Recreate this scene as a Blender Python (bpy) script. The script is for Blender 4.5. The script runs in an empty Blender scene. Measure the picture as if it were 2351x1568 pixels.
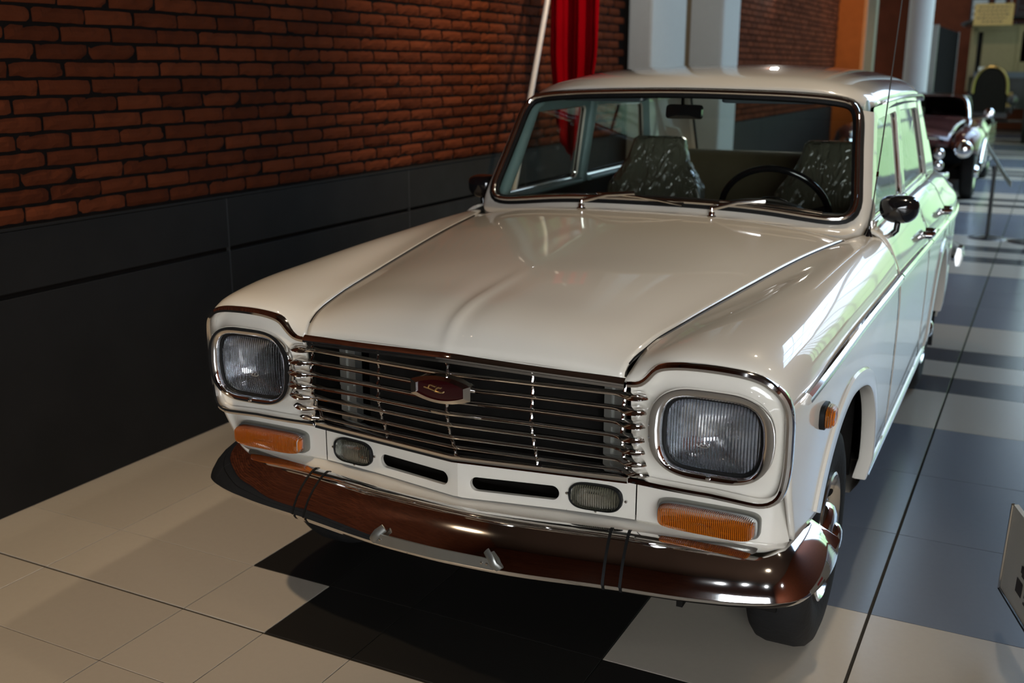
import bpy, bmesh, math, random
import numpy as np
from mathutils import Vector, Matrix
random.seed(7)
S = bpy.context.scene
COL = S.collection
PI = math.pi
PSI = math.radians(0.967)          # the hall is turned this much against the car

# ---------------------------------------------------------------- camera, world, exposure
cam_data = bpy.data.cameras.new('camera')
cam = bpy.data.objects.new('camera', cam_data); COL.objects.link(cam)
yaw, pit, rol = -0.453849608, 0.256706737, 0.00153658
f = Vector((math.sin(yaw)*math.cos(pit), math.cos(yaw)*math.cos(pit), -math.sin(pit)))
r = Vector((math.cos(yaw), -math.sin(yaw), 0)); u = r.cross(f)
r2 = r*math.cos(rol)+u*math.sin(rol); u2 = -r*math.sin(rol)+u*math.cos(rol)
M = Matrix((r2, u2, -f)).transposed().to_4x4(); M.translation = Vector((1.12856, -2.05501, 1.48154))
cam.matrix_world = M
cam_data.sensor_width = 36; cam_data.lens = 2399.83/2351*36
cam_data.clip_start = .05; cam_data.clip_end = 200
cam_data.dof.use_dof = True; cam_data.dof.focus_distance = 2.45; cam_data.dof.aperture_fstop = 3.5
S.camera = cam
S.view_settings.view_transform = 'Standard'; S.view_settings.look = 'None'
S.view_settings.gamma = 1; S.view_settings.use_curve_mapping = False
S.view_settings.exposure = 1.30
W = bpy.data.worlds.new('world'); S.world = W; W.use_nodes = True
bg = W.node_tree.nodes['Background']; bg.inputs[0].default_value = (.75, .9, 1, 1); bg.inputs[1].default_value = 0.25

def room(x, y, z=0):               # hall coordinates -> world
    return (x*math.cos(PSI)+y*math.sin(PSI), -x*math.sin(PSI)+y*math.cos(PSI), z)
def area(name, loc, size, energy, color, target, size_y=None, spread=None):
    l = bpy.data.lights.new(name, 'AREA'); l.energy = energy; l.color = color; l.size = size
    if size_y: l.shape = 'RECTANGLE'; l.size_y = size_y
    if spread: l.spread = spread
    o = bpy.data.objects.new(name, l); COL.objects.link(o); o.location = loc
    o.rotation_euler = (Vector(target)-Vector(loc)).to_track_quat('-Z', 'Y').to_euler(); return o
def spot(name, loc, target, energy, color, angle=60, blend=.6, rad=.04):
    l = bpy.data.lights.new(name, 'SPOT'); l.energy = energy; l.color = color
    l.spot_size = math.radians(angle); l.spot_blend = blend; l.shadow_soft_size = rad
    o = bpy.data.objects.new(name, l); COL.objects.link(o); o.location = loc
    o.rotation_euler = (Vector(target)-Vector(loc)).to_track_quat('-Z', 'Y').to_euler(); return o
WARM = (1, .83, .62); COOL = (.93, .97, 1.0)
# daylight coming in through assumed glazing on the right-hand side of the hall
# assumed ceiling spots over the car; brick wall and column spots are added fill
WARM2 = (1, .76, .50)
SPOTS = [((2.6, -1.3, 4.1), (.3, .5, .8), 20, WARM, 30), ((1.0, 2.6, 4.1), (.2, 1.0, .9), 80, WARM, 40), ((-1.6, -1.8, 4.1), (-1.35, -.05, .0), 105, WARM2, 44),
         ((2.6, 1.4, 4.1), (-.4, .4, .5), 30, WARM, 45), ((-.6, 5.6, 4.1), (-.6, 5.2, 0), 30, WARM, 70), ((.1, 3.2, 4.1), (-1.87, 3.7, 1.4), 150, WARM2, 62), ((.4, 10.6, 4.1), (0, 11, 0), 50, WARM, 60),
         ((-.8, 10.8, 4.1), (-1.6, 13.2, 1.6), 55, WARM2, 36), ((-.2, 18.5, 4.1), (-.2, 22, 1.5), 60, WARM, 50), ((.2, 2.6, 4.1), (-1.65, 6.3, 1.9), 60, COOL, 26),
         ((2.3, -3.2, 3.4), (.35, .0, .7), 5, COOL, 30), ((3.0, -2.6, 3.0), (.5, .0, .7), 6, COOL, 30), ((1.5, -3.8, 3.6), (.1, .0, .75), 5, COOL, 28), ((3.8, -1.4, 2.6), (.6, .2, .6), 4, COOL, 34)]  # cool spots ahead of the car are assumed front fill
area('added_streak_light', room(-1.55, 9.5, 2.45), .07, 2.5, (1, .95, .85), (.3, .9, 1.0), .40)  # added unseen light, only there to mirror a bright streak in the hood
for p, t, e, c_, a in SPOTS: spot('spot', p, t, e, c_, a, .8, .06)

# ---------------------------------------------------------------- materials
def newmat(name):
    m = bpy.data.materials.new(name); m.use_nodes = True
    return m, m.node_tree.nodes, m.node_tree.links, m.node_tree.nodes['Principled BSDF']
def pm(name, col, rough=.5, metal=0, coat=0, noise=0, nscale=20, bump=0, bscale=60, trans=0, emit=None, estr=1, ior=1.5, spec=.5, rnoise=0):
    m, N, L, b = newmat(name)
    b.inputs['Base Color'].default_value = (*col, 1); b.inputs['Roughness'].default_value = rough
    b.inputs['Metallic'].default_value = metal; b.inputs['Coat Weight'].default_value = coat; b.inputs['Coat Roughness'].default_value = .03
    b.inputs['Transmission Weight'].default_value = trans; b.inputs['IOR'].default_value = ior
    b.inputs['Specular IOR Level'].default_value = spec
    if emit: b.inputs['Emission Color'].default_value = (*emit, 1); b.inputs['Emission Strength'].default_value = estr
    tc = N.new('ShaderNodeTexCoord')
    if noise:
        n = N.new('ShaderNodeTexNoise'); n.inputs['Scale'].default_value = nscale; n.inputs['Detail'].default_value = 6
        mx = N.new('ShaderNodeMix'); mx.data_type = 'RGBA'
        mx.inputs[6].default_value = (*[max(0, c*(1-noise)) for c in col], 1); mx.inputs[7].default_value = (*[min(1, c*(1+noise)) for c in col], 1)
        L.new(tc.outputs['Object'], n.inputs['Vector']); L.new(n.outputs['Fac'], mx.inputs[0]); L.new(mx.outputs[2], b.inputs['Base Color'])
    if rnoise:
        n = N.new('ShaderNodeTexNoise'); n.inputs['Scale'].default_value = 9; mr = N.new('ShaderNodeMapRange')
        mr.inputs[3].default_value = max(0, rough-rnoise); mr.inputs[4].default_value = rough+rnoise
        L.new(tc.outputs['Object'], n.inputs['Vector']); L.new(n.outputs['Fac'], mr.inputs[0]); L.new(mr.outputs[0], b.inputs['Roughness'])
    if bump:
        n = N.new('ShaderNodeTexNoise'); n.inputs['Scale'].default_value = bscale; n.inputs['Detail'].default_value = 8
        bp = N.new('ShaderNodeBump'); bp.inputs['Strength'].default_value = bump; bp.inputs['Distance'].default_value = .01
        L.new(tc.outputs['Object'], n.inputs['Vector']); L.new(n.outputs['Fac'], bp.inputs['Height']); L.new(bp.outputs[0], b.inputs['Normal'])
    return m
def rand_mat(name, c1, c2, rough, bump=.5, bscale=90, spec=.3, nscale=14):    # colour varies from piece to piece
    m, N, L, b = newmat(name)
    oi = N.new('ShaderNodeObjectInfo'); tc = N.new('ShaderNodeTexCoord'); n = N.new('ShaderNodeTexNoise'); n.inputs['Scale'].default_value = nscale
    n.noise_dimensions = '4D'; n.inputs['Detail'].default_value = 8
    L.new(tc.outputs['Object'], n.inputs['Vector'])
    mw = N.new('ShaderNodeMath'); mw.operation = 'MULTIPLY'; mw.inputs[1].default_value = 40; L.new(oi.outputs['Random'], mw.inputs[0]); L.new(mw.outputs[0], n.inputs['W'])
    ad = N.new('ShaderNodeMath'); ad.operation = 'ADD'; L.new(oi.outputs['Random'], ad.inputs[0]); L.new(n.outputs['Fac'], ad.inputs[1])
    ml = N.new('ShaderNodeMath'); ml.operation = 'MULTIPLY'; ml.inputs[1].default_value = .55; L.new(ad.outputs[0], ml.inputs[0])
    mx = N.new('ShaderNodeMix'); mx.data_type = 'RGBA'; mx.inputs[6].default_value = (*c1, 1); mx.inputs[7].default_value = (*c2, 1)
    L.new(ml.outputs[0], mx.inputs[0]); L.new(mx.outputs[2], b.inputs['Base Color'])
    b.inputs['Roughness'].default_value = rough; b.inputs['Specular IOR Level'].default_value = spec
    if bump:
        n2 = N.new('ShaderNodeTexNoise'); n2.inputs['Scale'].default_value = bscale; n2.inputs['Detail'].default_value = 6
        bp = N.new('ShaderNodeBump'); bp.inputs['Strength'].default_value = bump; bp.inputs['Distance'].default_value = .004
        L.new(tc.outputs['Object'], n2.inputs['Vector']); L.new(n2.outputs['Fac'], bp.inputs['Height']); L.new(bp.outputs[0], b.inputs['Normal'])
    return m
PAINT = pm('cream_paint', (.64, .60, .525), .32, coat=1, noise=.02, nscale=3, spec=.12)
PAINT_IN = pm('teal_grey_paint', (.20, .29, .29), .4, noise=.05)
CHROME = pm('chrome', (.86, .85, .84), .06, metal=1, rnoise=.03)
CHROME2 = pm('worn_chrome', (.70, .68, .65), .13, metal=1, rnoise=.07, noise=.08, nscale=14)
STEEL = pm('grey_metal', (.27, .27, .25), .35, metal=.8, noise=.1)
RUBBER = pm('black_rubber', (.008, .008, .008), .5, spec=.15, noise=.3)
TYRE = pm('tyre_rubber', (.014, .0135, .013), .7, spec=.2, noise=.3, bump=.2)
DARK = pm('dark_underside', (.012, .011, .010), .9, spec=0, noise=.4)
BLACKGLOSS = pm('black_gloss_plastic', (.008, .008, .009), .12, coat=.6, noise=.1)
GLASS = None
def glassmat(name, tint, rough=0, a=.9, ior=1.45):
    m, N, L, b = newmat(name)
    out = N['Material Output']; N.remove(b)
    tr = N.new('ShaderNodeBsdfTransparent'); tr.inputs[0].default_value = (*tint, 1)
    gl = N.new('ShaderNodeBsdfGlossy'); gl.inputs['Roughness'].default_value = rough
    fr = N.new('ShaderNodeFresnel')
    gm = N.new('ShaderNodeNewGeometry'); im = N.new('ShaderNodeMix'); im.inputs[2].default_value = ior; im.inputs[3].default_value = 1/ior; L.new(gm.outputs['Backfacing'], im.inputs[0]); L.new(im.outputs[0], fr.inputs[0])
    mx = N.new('ShaderNodeMixShader'); L.new(fr.outputs[0], mx.inputs[0]); L.new(tr.outputs[0], mx.inputs[1]); L.new(gl.outputs[0], mx.inputs[2])
    L.new(mx.outputs[0], out.inputs[0]); return m
GLASS = glassmat('window_glass', (.80, .84, .80))
def lensmat(name, col, freq, rough=.05, k=.5, plain=None):
    m, N, L, b = newmat(name); out = N['Material Output']; N.remove(b)
    tc = N.new('ShaderNodeTexCoord'); w = N.new('ShaderNodeTexWave'); w.bands_direction = 'X'; w.inputs['Scale'].default_value = freq
    w.inputs['Distortion'].default_value = .08; w.inputs['Detail'].default_value = 1; w.inputs['Detail Scale'].default_value = .3
    bp = N.new('ShaderNodeBump'); bp.inputs['Strength'].default_value = 1; bp.inputs['Distance'].default_value = .006
    L.new(tc.outputs['Object'], w.inputs['Vector']); L.new(w.outputs['Fac'], bp.inputs['Height'])
    tr = N.new('ShaderNodeBsdfTransparent'); tr.inputs[0].default_value = (*col, 1)
    rf = N.new('ShaderNodeBsdfDiffuse' if plain else 'ShaderNodeBsdfRefraction'); rf.inputs[0].default_value = (*(plain or col), 1); rf.inputs['Roughness'].default_value = rough
    if not plain: rf.inputs['IOR'].default_value = 1.5
    L.new(bp.outputs[0], rf.inputs['Normal'])
    fm = N.new('ShaderNodeMix'); fm.data_type = 'RGBA'; fm.inputs[6].default_value = (*[q*.62 for q in col], 1); fm.inputs[7].default_value = (*col, 1); L.new(w.outputs['Fac'], fm.inputs[0]); L.new(fm.outputs[2], tr.inputs[0])  # flute shading painted as darker stripes in the lens tint
    m1 = N.new('ShaderNodeMixShader'); m1.inputs[0].default_value = k; L.new(tr.outputs[0], m1.inputs[1]); L.new(rf.outputs[0], m1.inputs[2])
    gl = N.new('ShaderNodeBsdfGlossy'); gl.inputs['Roughness'].default_value = .06; L.new(bp.outputs[0], gl.inputs['Normal'])
    fr = N.new('ShaderNodeFresnel')
    gm = N.new('ShaderNodeNewGeometry'); im = N.new('ShaderNodeMix'); im.inputs[2].default_value = 1.6; im.inputs[3].default_value = 1/1.6; L.new(gm.outputs['Backfacing'], im.inputs[0]); L.new(im.outputs[0], fr.inputs[0]); L.new(bp.outputs[0], fr.inputs['Normal'])
    m2 = N.new('ShaderNodeMixShader'); L.new(fr.outputs[0], m2.inputs[0]); L.new(m1.outputs[0], m2.inputs[1]); L.new(gl.outputs[0], m2.inputs[2]); L.new(m2.outputs[0], out.inputs[0]); return m
LENS = lensmat('fluted_glass', (.95, .96, .97), 48, .01, .8)
FOGLENS = lensmat('fog_glass', (.84, .84, .78), 60)
AMBER = lensmat('amber_plastic', (1.0, .40, .03), 75, .2, .45, (.85, .24, .01))
REFLECTOR = pm('reflector', (.85, .87, .90), .22, metal=1, noise=.1, bump=.6, bscale=40)
AMBREF = pm('amber_reflector', (.9, .45, .08), .3, metal=.6, noise=.2, nscale=30)
RED = pm('dark_red_enamel', (.022, .0015, .002), .2, coat=1, noise=.1)
GOLD = pm('gold_metal', (.70, .48, .22), .3, metal=.9, noise=.1)
SEAT = pm('olive_vinyl', (.17, .165, .125), .4, noise=.15, nscale=8)
PLASTIC = None
BLACKVINYL = pm('black_vinyl', (.018, .017, .016), .5, noise=.2)
HEADLINER = pm('headliner', (.16, .17, .16), .8, noise=.1)
FLAG = pm('red_cloth', (.22, .0005, .004), .95, spec=.02, noise=.15, nscale=6)
WHITEPOLE = pm('white_pole', (.55, .54, .56), .35, noise=.05)
JOINT = pm('joint_filler', (.035, .035, .034), .8, noise=.2)
MORTAR = pm('mortar', (.009, .007, .006), .98, spec=.03, noise=.3, bump=.4)
def brick_all():
    m, N, L, b = newmat('brick_red_joined'); g = N.new('ShaderNodeNewGeometry'); tc = N.new('ShaderNodeTexCoord'); n = N.new('ShaderNodeTexNoise'); n.inputs['Scale'].default_value = 14
    L.new(tc.outputs['Object'], n.inputs['Vector']); ad = N.new('ShaderNodeMath'); ad.operation = 'ADD'; L.new(g.outputs['Random Per Island'], ad.inputs[0]); L.new(n.outputs['Fac'], ad.inputs[1])
    ml = N.new('ShaderNodeMath'); ml.operation = 'MULTIPLY'; ml.inputs[1].default_value = .55; L.new(ad.outputs[0], ml.inputs[0])
    mx = N.new('ShaderNodeMix'); mx.data_type = 'RGBA'; mx.inputs[6].default_value = (*BC1, 1); mx.inputs[7].default_value = (*BC2, 1)
    L.new(ml.outputs[0], mx.inputs[0]); L.new(mx.outputs[2], b.inputs['Base Color']); b.inputs['Roughness'].default_value = .95; b.inputs['Specular IOR Level'].default_value = .04; return m
BC1, BC2 = (.050, .0125, .005), (.135, .034, .013)
BRICK_ALL = brick_all()
def daypane():
    m, N, L, b = newmat('daylit_pane'); tc = N.new('ShaderNodeTexCoord'); n = N.new('ShaderNodeTexNoise'); n.inputs['Scale'].default_value = .9; n.inputs['Detail'].default_value = 5
    mp = N.new('ShaderNodeMapping'); L.new(tc.outputs['Object'], mp.inputs[0]); L.new(mp.outputs[0], n.inputs['Vector'])
    sx = N.new('ShaderNodeSeparateXYZ'); L.new(tc.outputs['Object'], sx.inputs[0]); mr = N.new('ShaderNodeMapRange'); mr.inputs[1].default_value = 3.4; mr.inputs[2].default_value = 1.6; mr.inputs[3].default_value = -.25; mr.inputs[4].default_value = .30
    L.new(sx.outputs['Z'], mr.inputs[0]); ad = N.new('ShaderNodeMath'); L.new(mr.outputs[0], ad.inputs[0]); L.new(n.outputs['Fac'], ad.inputs[1])
    cr = N.new('ShaderNodeValToRGB'); e = cr.color_ramp.elements; e[0].position = .40; e[0].color = (.62, .78, .95, 1); e[1].position = .62; e[1].color = (.26, .46, .24, 1)
    L.new(ad.outputs[0], cr.inputs[0]); L.new(cr.outputs[0], b.inputs['Emission Color']); b.inputs['Emission Strength'].default_value = DAY; b.inputs['Base Color'].default_value = (.1, .1, .1, 1); b.inputs['Roughness'].default_value = .1; return m
DAY = 1.2
SKY = pm('assumed_skylight', (.1, .1, .1), .2, emit=(.50, .72, 1.0), estr=3.3)  # glow of the assumed skylight, out of view
DAYPANE = daypane()  # assumed outdoor glow for the unseen glazing
FRONTFILL = pm('front_fill_glow', (.1, .1, .1), .2, emit=(.90, .95, 1.0), estr=6.0)  # added glow that fills the front of the car
SIGN = [(1.176, .872, .11), (1.241, .672, .11), (1.183, .800, .385)]
BRICK = rand_mat('brick_red', (.040, .0105, .005), (.135, .034, .013), .95, .8, 70, .04)
SLATE = pm('slate_panel', (.015, .0135, .012), .7, spec=.12, noise=.25, nscale=5, bump=.12, bscale=14, rnoise=.08)
TILE_L = rand_mat('tile_cream', (.46, .405, .33), (.52, .46, .375), .24, .04, 220, .5, 60)
TILE_G = rand_mat('tile_grey', (.135, .150, .178), (.160, .176, .206), .24, .04, 220, .5, 60)
TILE_D = rand_mat('tile_dark', (.030, .036, .045), (.042, .048, .058), .24, .04, 220, .5, 60)
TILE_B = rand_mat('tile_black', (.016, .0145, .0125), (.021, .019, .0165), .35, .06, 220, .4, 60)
GROUT = pm('grout', (.045, .040, .033), .95, spec=0, noise=.2)
WALLWHITE = pm('white_plaster', (.50, .49, .45), .7, spec=.2, noise=.04, bump=.05)
WALLBEIGE = pm('beige_plaster', (.26, .18, .10), .8, spec=.1, noise=.06, bump=.05)
ORANGE = pm('orange_wood', (.40, .10, .018), .7, spec=.1, noise=.25, nscale=6)
BROWN = pm('dark_wood', (.12, .030, .012), .7, spec=.1, noise=.35, nscale=6)
SAGE = pm('sage_trim', (.26, .25, .16), .55, noise=.1)
CEIL = pm('ceiling_brown', (.060, .034, .022), .9, spec=.1, noise=.1)
MAROON = pm('maroon_paint', (.065, .020, .018), .25, coat=1, noise=.1)
CREAMCAR = pm('old_cream_paint', (.16, .13, .07), .6, spec=.2, noise=.15)
BLACKPAINT = pm('black_paint', (.012, .012, .013), .3, coat=.4, noise=.2)
BRASS = pm('brass', (.22, .16, .06), .3, metal=1, noise=.15)
YELLOWSIGN = pm('ochre_board', (.30, .20, .06), .6, noise=.1)
INK = pm('dark_print', (.03, .02, .015), .6, noise=.1)
PALE = pm('pale_print', (.45, .45, .43), .6, noise=.1)
REDINK = pm('red_print', (.5, .03, .03), .6, noise=.1)
SIGNWHITE = pm('white_board', (.58, .56, .50), .35, noise=.03)
STRAP = pm('grey_green_strap', (.50, .58, .50), .4, noise=.1)

# ---------------------------------------------------------------- helpers
def empty(name, loc=(0, 0, 0), rz=0, label=None, cat=None, group=None):
    o = bpy.data.objects.new(name, None); COL.objects.link(o); o.location = loc; o.rotation_euler = (0, 0, rz)
    o.empty_display_size = .1
    tag(o, label, cat, group); return o
def tag(o, label=None, cat=None, group=None, kind=None):
    if label: o['label'] = label
    if cat: o['category'] = cat
    if group: o['group'] = group
    if kind: o['kind'] = kind
    return o
def mesh(name, verts, faces, mat, parent=None, smooth=True, angle=40, solid=0, off=-1, bevel=0, recalc=True, mats=None, fmat=None, loc=None):
    me = bpy.data.meshes.new(name); me.from_pydata([tuple(map(float, v)) for v in verts], [], [tuple(int(i) for i in fc) for fc in faces])
    bm = bmesh.new(); bm.from_mesh(me)
    if fmat: 
        for fc, k in zip(bm.faces, fmat): fc.material_index = k
    bmesh.ops.remove_doubles(bm, verts=bm.verts, dist=1e-5)
    if recalc: bmesh.ops.recalc_face_normals(bm, faces=bm.faces)
    bm.to_mesh(me); bm.free()
    for m in (mats or [mat]): me.materials.append(m)
    if smooth:
        me.polygons.foreach_set('use_smooth', [True]*len(me.polygons)); me.set_sharp_from_angle(angle=math.radians(angle))
    o = bpy.data.objects.new(name, me); COL.objects.link(o)
    if parent: o.parent = parent
    if loc: o.location = loc
    if solid:
        s = o.modifiers.new('solid', 'SOLIDIFY'); s.thickness = solid; s.offset = off
    if bevel:
        b = o.modifiers.new('bevel', 'BEVEL'); b.width = bevel; b.segments = 2; b.limit_method = 'ANGLE'
    return o
class MB:
    def __init__(s): s.v = []; s.f = []; s.m = []
    def add(s, v, fc, k=0):
        n = len(s.v); s.v += [tuple(p) for p in v]; s.f += [tuple(i+n for i in q) for q in fc]; s.m += [k]*len(fc); return s
    def box(s, a, b, k=0):
        (x0, y0, z0), (x1, y1, z1) = a, b
        v = [(x0, y0, z0), (x1, y0, z0), (x1, y1, z0), (x0, y1, z0), (x0, y0, z1), (x1, y0, z1), (x1, y1, z1), (x0, y1, z1)]
        return s.add(v, [(0, 3, 2, 1), (4, 5, 6, 7), (0, 1, 5, 4), (1, 2, 6, 5), (2, 3, 7, 6), (3, 0, 4, 7)], k)
    def tube(s, pts, r, n=10, closed=False, k=0, flat=1, ref=(0, 0, 1)):
        sec = [(r*math.cos(2*PI*i/n), r*flat*math.sin(2*PI*i/n)) for i in range(n)]
        v, fc = sweep(pts, sec, ref, closed, True); return s.add(v, fc, k)
    def build(s, name, mat, parent=None, **kw):
        return mesh(name, s.v, s.f, mat, parent, fmat=s.m if kw.get('mats') else None, **kw)
def sweep(pts, sec, ref=(0, 0, 1), closed=False, secclosed=True, cap=True, refs=None, scales=None):
    P = np.array(pts, float); n = len(P); m = len(sec); V = []; ref = np.array(ref, float)
    for i in range(n):
        a = P[(i-1) % n] if (closed or i > 0) else P[i]; b = P[(i+1) % n] if (closed or i < n-1) else P[i]
        T = b-a; T /= np.linalg.norm(T)+1e-12
        rf = np.array(refs[i], float) if refs is not None else ref
        B = rf-T*(rf@T)
        if np.linalg.norm(B) < 1e-4: B = np.array([1., 0, 0])-T*T[0]
        B /= np.linalg.norm(B); Nn = np.cross(T, B)
        sc = scales[i] if scales is not None else 1
        for (p, q) in sec: V.append(P[i]+Nn*p*sc+B*q*sc)
    F = []
    for i in range(n if closed else n-1):
        for j in range(m if secclosed else m-1):
            i2 = (i+1) % n; j2 = (j+1) % m
            F.append((i*m+j, i*m+j2, i2*m+j2, i2*m+j))
    if cap and not closed and secclosed:
        F.append(tuple(range(m-1, -1, -1))); F.append(tuple((n-1)*m+j for j in range(m)))
    return V, F
def spl(pts, n=None, t=None, closed=False):      # natural cubic spline through points, chord-length parameter
    P = np.array(pts, float)
    if closed: P = np.vstack([P[-4:-1] if np.allclose(P[0], P[-1]) else P[-3:], P, P[1:4] if np.allclose(P[0], P[-1]) else P[:4]])
    d = np.linalg.norm(np.diff(P, axis=0), axis=1); d = np.maximum(d, 1e-6); s = np.r_[0, np.cumsum(d)]
    k = len(P); A = np.zeros((k, k)); Bm = np.zeros((k, P.shape[1])); A[0, 0] = A[-1, -1] = 1
    for i in range(1, k-1):
        A[i, i-1] = d[i-1]; A[i, i] = 2*(d[i-1]+d[i]); A[i, i+1] = d[i]
        Bm[i] = 6*((P[i+1]-P[i])/d[i]-(P[i]-P[i-1])/d[i-1])
    Mm = np.linalg.solve(A, Bm)
    if closed: a, b = s[3], s[-4]
    else: a, b = s[0], s[-1]
    q = np.linspace(a, b, n) if t is None else a+(b-a)*np.array(t)
    if closed and t is None: q = np.linspace(a, b, n+1)[:-1]
    i = np.clip(np.searchsorted(s, q)-1, 0, k-2); h = d[i][:, None]; x0 = (s[i+1]-q)[:, None]; x1 = (q-s[i])[:, None]
    return Mm[i]*x0**3/(6*h)+Mm[i+1]*x1**3/(6*h)+(P[i]/h-Mm[i]*h/6)*x0+(P[i+1]/h-Mm[i+1]*h/6)*x1
def lin(pts, n):
    P = np.array(pts, float); d = np.linalg.norm(np.diff(P, axis=0), axis=1); s = np.r_[0, np.cumsum(d)]
    q = np.linspace(0, s[-1], n); return np.stack([np.interp(q, s, P[:, j]) for j in range(P.shape[1])], 1)
def cub(x, xs, ys):                               # smooth scalar interpolation
    xs = np.array(xs, float); ys = np.array(ys, float)
    x = np.atleast_1d(np.array(x, float)); m = np.gradient(ys, xs)
    i = np.clip(np.searchsorted(xs, x)-1, 0, len(xs)-2); h = xs[i+1]-xs[i]; t = np.clip((x-xs[i])/h, 0, 1)
    return (2*t**3-3*t**2+1)*ys[i]+(t**3-2*t**2+t)*h*m[i]+(-2*t**3+3*t**2)*ys[i+1]+(t**3-t**2)*h*m[i+1]
def c1(x, xs, ys): return float(cub(x, xs, ys)[0])
def gridf(A):
    n, m = len(A), len(A[0]); V = [p for row in A for p in row]
    return V, [(i*m+j, i*m+j+1, (i+1)*m+j+1, (i+1)*m+j) for i in range(n-1) for j in range(m-1)]
def net(curves, nu, nv):                          # curves: list of long curves (each list of pts) -> surface
    rows = [spl(c, nv) for c in curves]; A = np.array(rows)
    return np.array([spl(A[:, j], nu) for j in range(A.shape[1])])    # [nv][nu]
def mir(V): return [(-p[0], p[1], p[2]) for p in V]
def box(name, a, b, mat, parent=None, bevel=0, **kw):
    return MB().box(a, b).build(name, mat, parent, smooth=False, bevel=bevel, **kw)
def lathe(prof, n=48, axis='x'):                  # prof (r, h): h along axis
    V = []; F = []; m = len(prof)
    for i in range(n):
        a = 2*PI*i/n
        for (rr, h) in prof:
            V.append((h, rr*math.cos(a), rr*math.sin(a)) if axis == 'x' else (rr*math.cos(a), rr*math.sin(a), h))
    for i in range(n):
        for j in range(m-1): F.append((i*m+j, i*m+j+1, ((i+1) % n)*m+j+1, ((i+1) % n)*m+j))
    return V, F
def superring(cx, cz, hw, hh, bulge, n=64, p=4.5, tilt=0):   # barrel-shaped outline in (x, z)
    out = []
    for i in range(n):
        a = 2*PI*i/n; c, s = math.cos(a), math.sin(a)
        x = abs(c)**(2/p)*(1 if c > 0 else -1); z = abs(s)**(2/p)*(1 if s > 0 else -1)
        out.append((cx+x*(hw+bulge*(1-z*z)), cz+z*hh+tilt*(x))); 
    return out
def text(name, body, size, mat, parent, mat_world, depth=.001):
    c = bpy.data.curves.new(name, 'FONT'); c.body = body; c.size = size; c.extrude = depth; c.align_x = 'CENTER'; c.align_y = 'CENTER'
    o = bpy.data.objects.new(name, c); COL.objects.link(o); c.materials.append(mat); o.matrix_world = mat_world
    if parent: o.parent = parent
    return o
# ================================================================ THE CAR (front at y = 0, rear at y = 4.2)
CAR = empty('sedan_car', (0, 0, 0), 0, 'cream white four-door vintage sedan with chrome grille and bumper, nearest car in the hall', 'car')
YTX = [0, .2, .42, .50, .60, .70, .735, .757]; YTV = [-.086, -.068, -.047, -.046, -.044, -.034, -.024, -.010]
def yt(x): return c1(abs(x), YTX, YTV)
def noseY(x, z): return yt(x)+.034*(.885-z)/.285*(1 if abs(x) < .6 else max(.3, 1-(abs(x)-.6)*4))
XMY = [-.03, .13, .6, 1.0, 1.5, 2.5, 3.3, 3.95, 4.2]; XMV = [.757, .775, .797, .808, .813, .820, .824, .818, .790]
def sidex(y, z):
    x = c1(y, XMY, XMV)-.055*(z-.72)**2 if z < .72 else c1(y, XMY, XMV)-.5*(z-.72)**2
    if z < .34: x -= .18*(.34-z)
    return x
def both(name, V, F, mat, parent=CAR, **kw):
    a = mesh(name, V, F, mat, parent, **kw)
    b = mesh(name, mir(V), [tuple(reversed(q)) for q in F], mat, parent, **kw)
    return a, b
# ---- hood
HY = [-.086, -.076, -.051, .002, .062, .148, .258, .6, .95, 1.322]
HZ = [.861, .884, .914, .940, .953, .962, .972, .986, .997, 1.0085]
SX = [.413, .414, .419, .429, .437, .452, .470, .526, .586, .650]
SY = [-.048, -.037, -.012, .03, .085, .165, .27, .6, .95, 1.29]
SZ = [.842, .862, .879, .891, .901, .910, .918, .940, .959, .965]
fade = [0, .4, .8, 1, 1, 1, .9, .8, .5, 0]; cre = [.002, .003, .0035, .0035, .003, .0022, .001, 0, 0, 0]
KT = [0, .022, .12, .3, .5, .68, .8, .88, .94, 1]; KP = [1, 1, .992, .956, .84, .64, .435, .26, .12, 0]; KD = [0]*10
curves = []
for t, p, d in zip(KT, KP, KD):
    cv = []
    for j in range(10):
        z = SZ[j]+(HZ[j]-SZ[j])*p+d*fade[j]+(cre[j] if t == 0 else 0)
        w = j/9; x = t*(SX[j]-.0026); yy = (yt(x)-(yt(SX[0]*1.0)))/(yt(0)-yt(SX[0]))
        y = SY[j]+(HY[j]-SY[j])*(yy if j < 4 else (yy*(1-w)+(1-t*t)*w))
        cv.append((x, y, z))
    curves.append(cv)
A = net(curves, 34, 70)
full = np.array([[(-q[0], q[1], q[2]) for q in row[::-1]]+list(map(tuple, row[1:])) for row in A])
V, F = gridf(full)
hood = mesh('hood', V, F, PAINT, CAR, angle=50, solid=.012, off=-1)
SEAMTOP = A[:, -1]
for s in (1, -1): MB().tube([(s*(q[0]+.0018), q[1]+.001, q[2]-.0010) for q in SEAMTOP[2:-1]], .0021, 6).build('hood_gap_shade', RUBBER, CAR)  # black tube stands in for shadow and dirt in the hood gap
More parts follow.
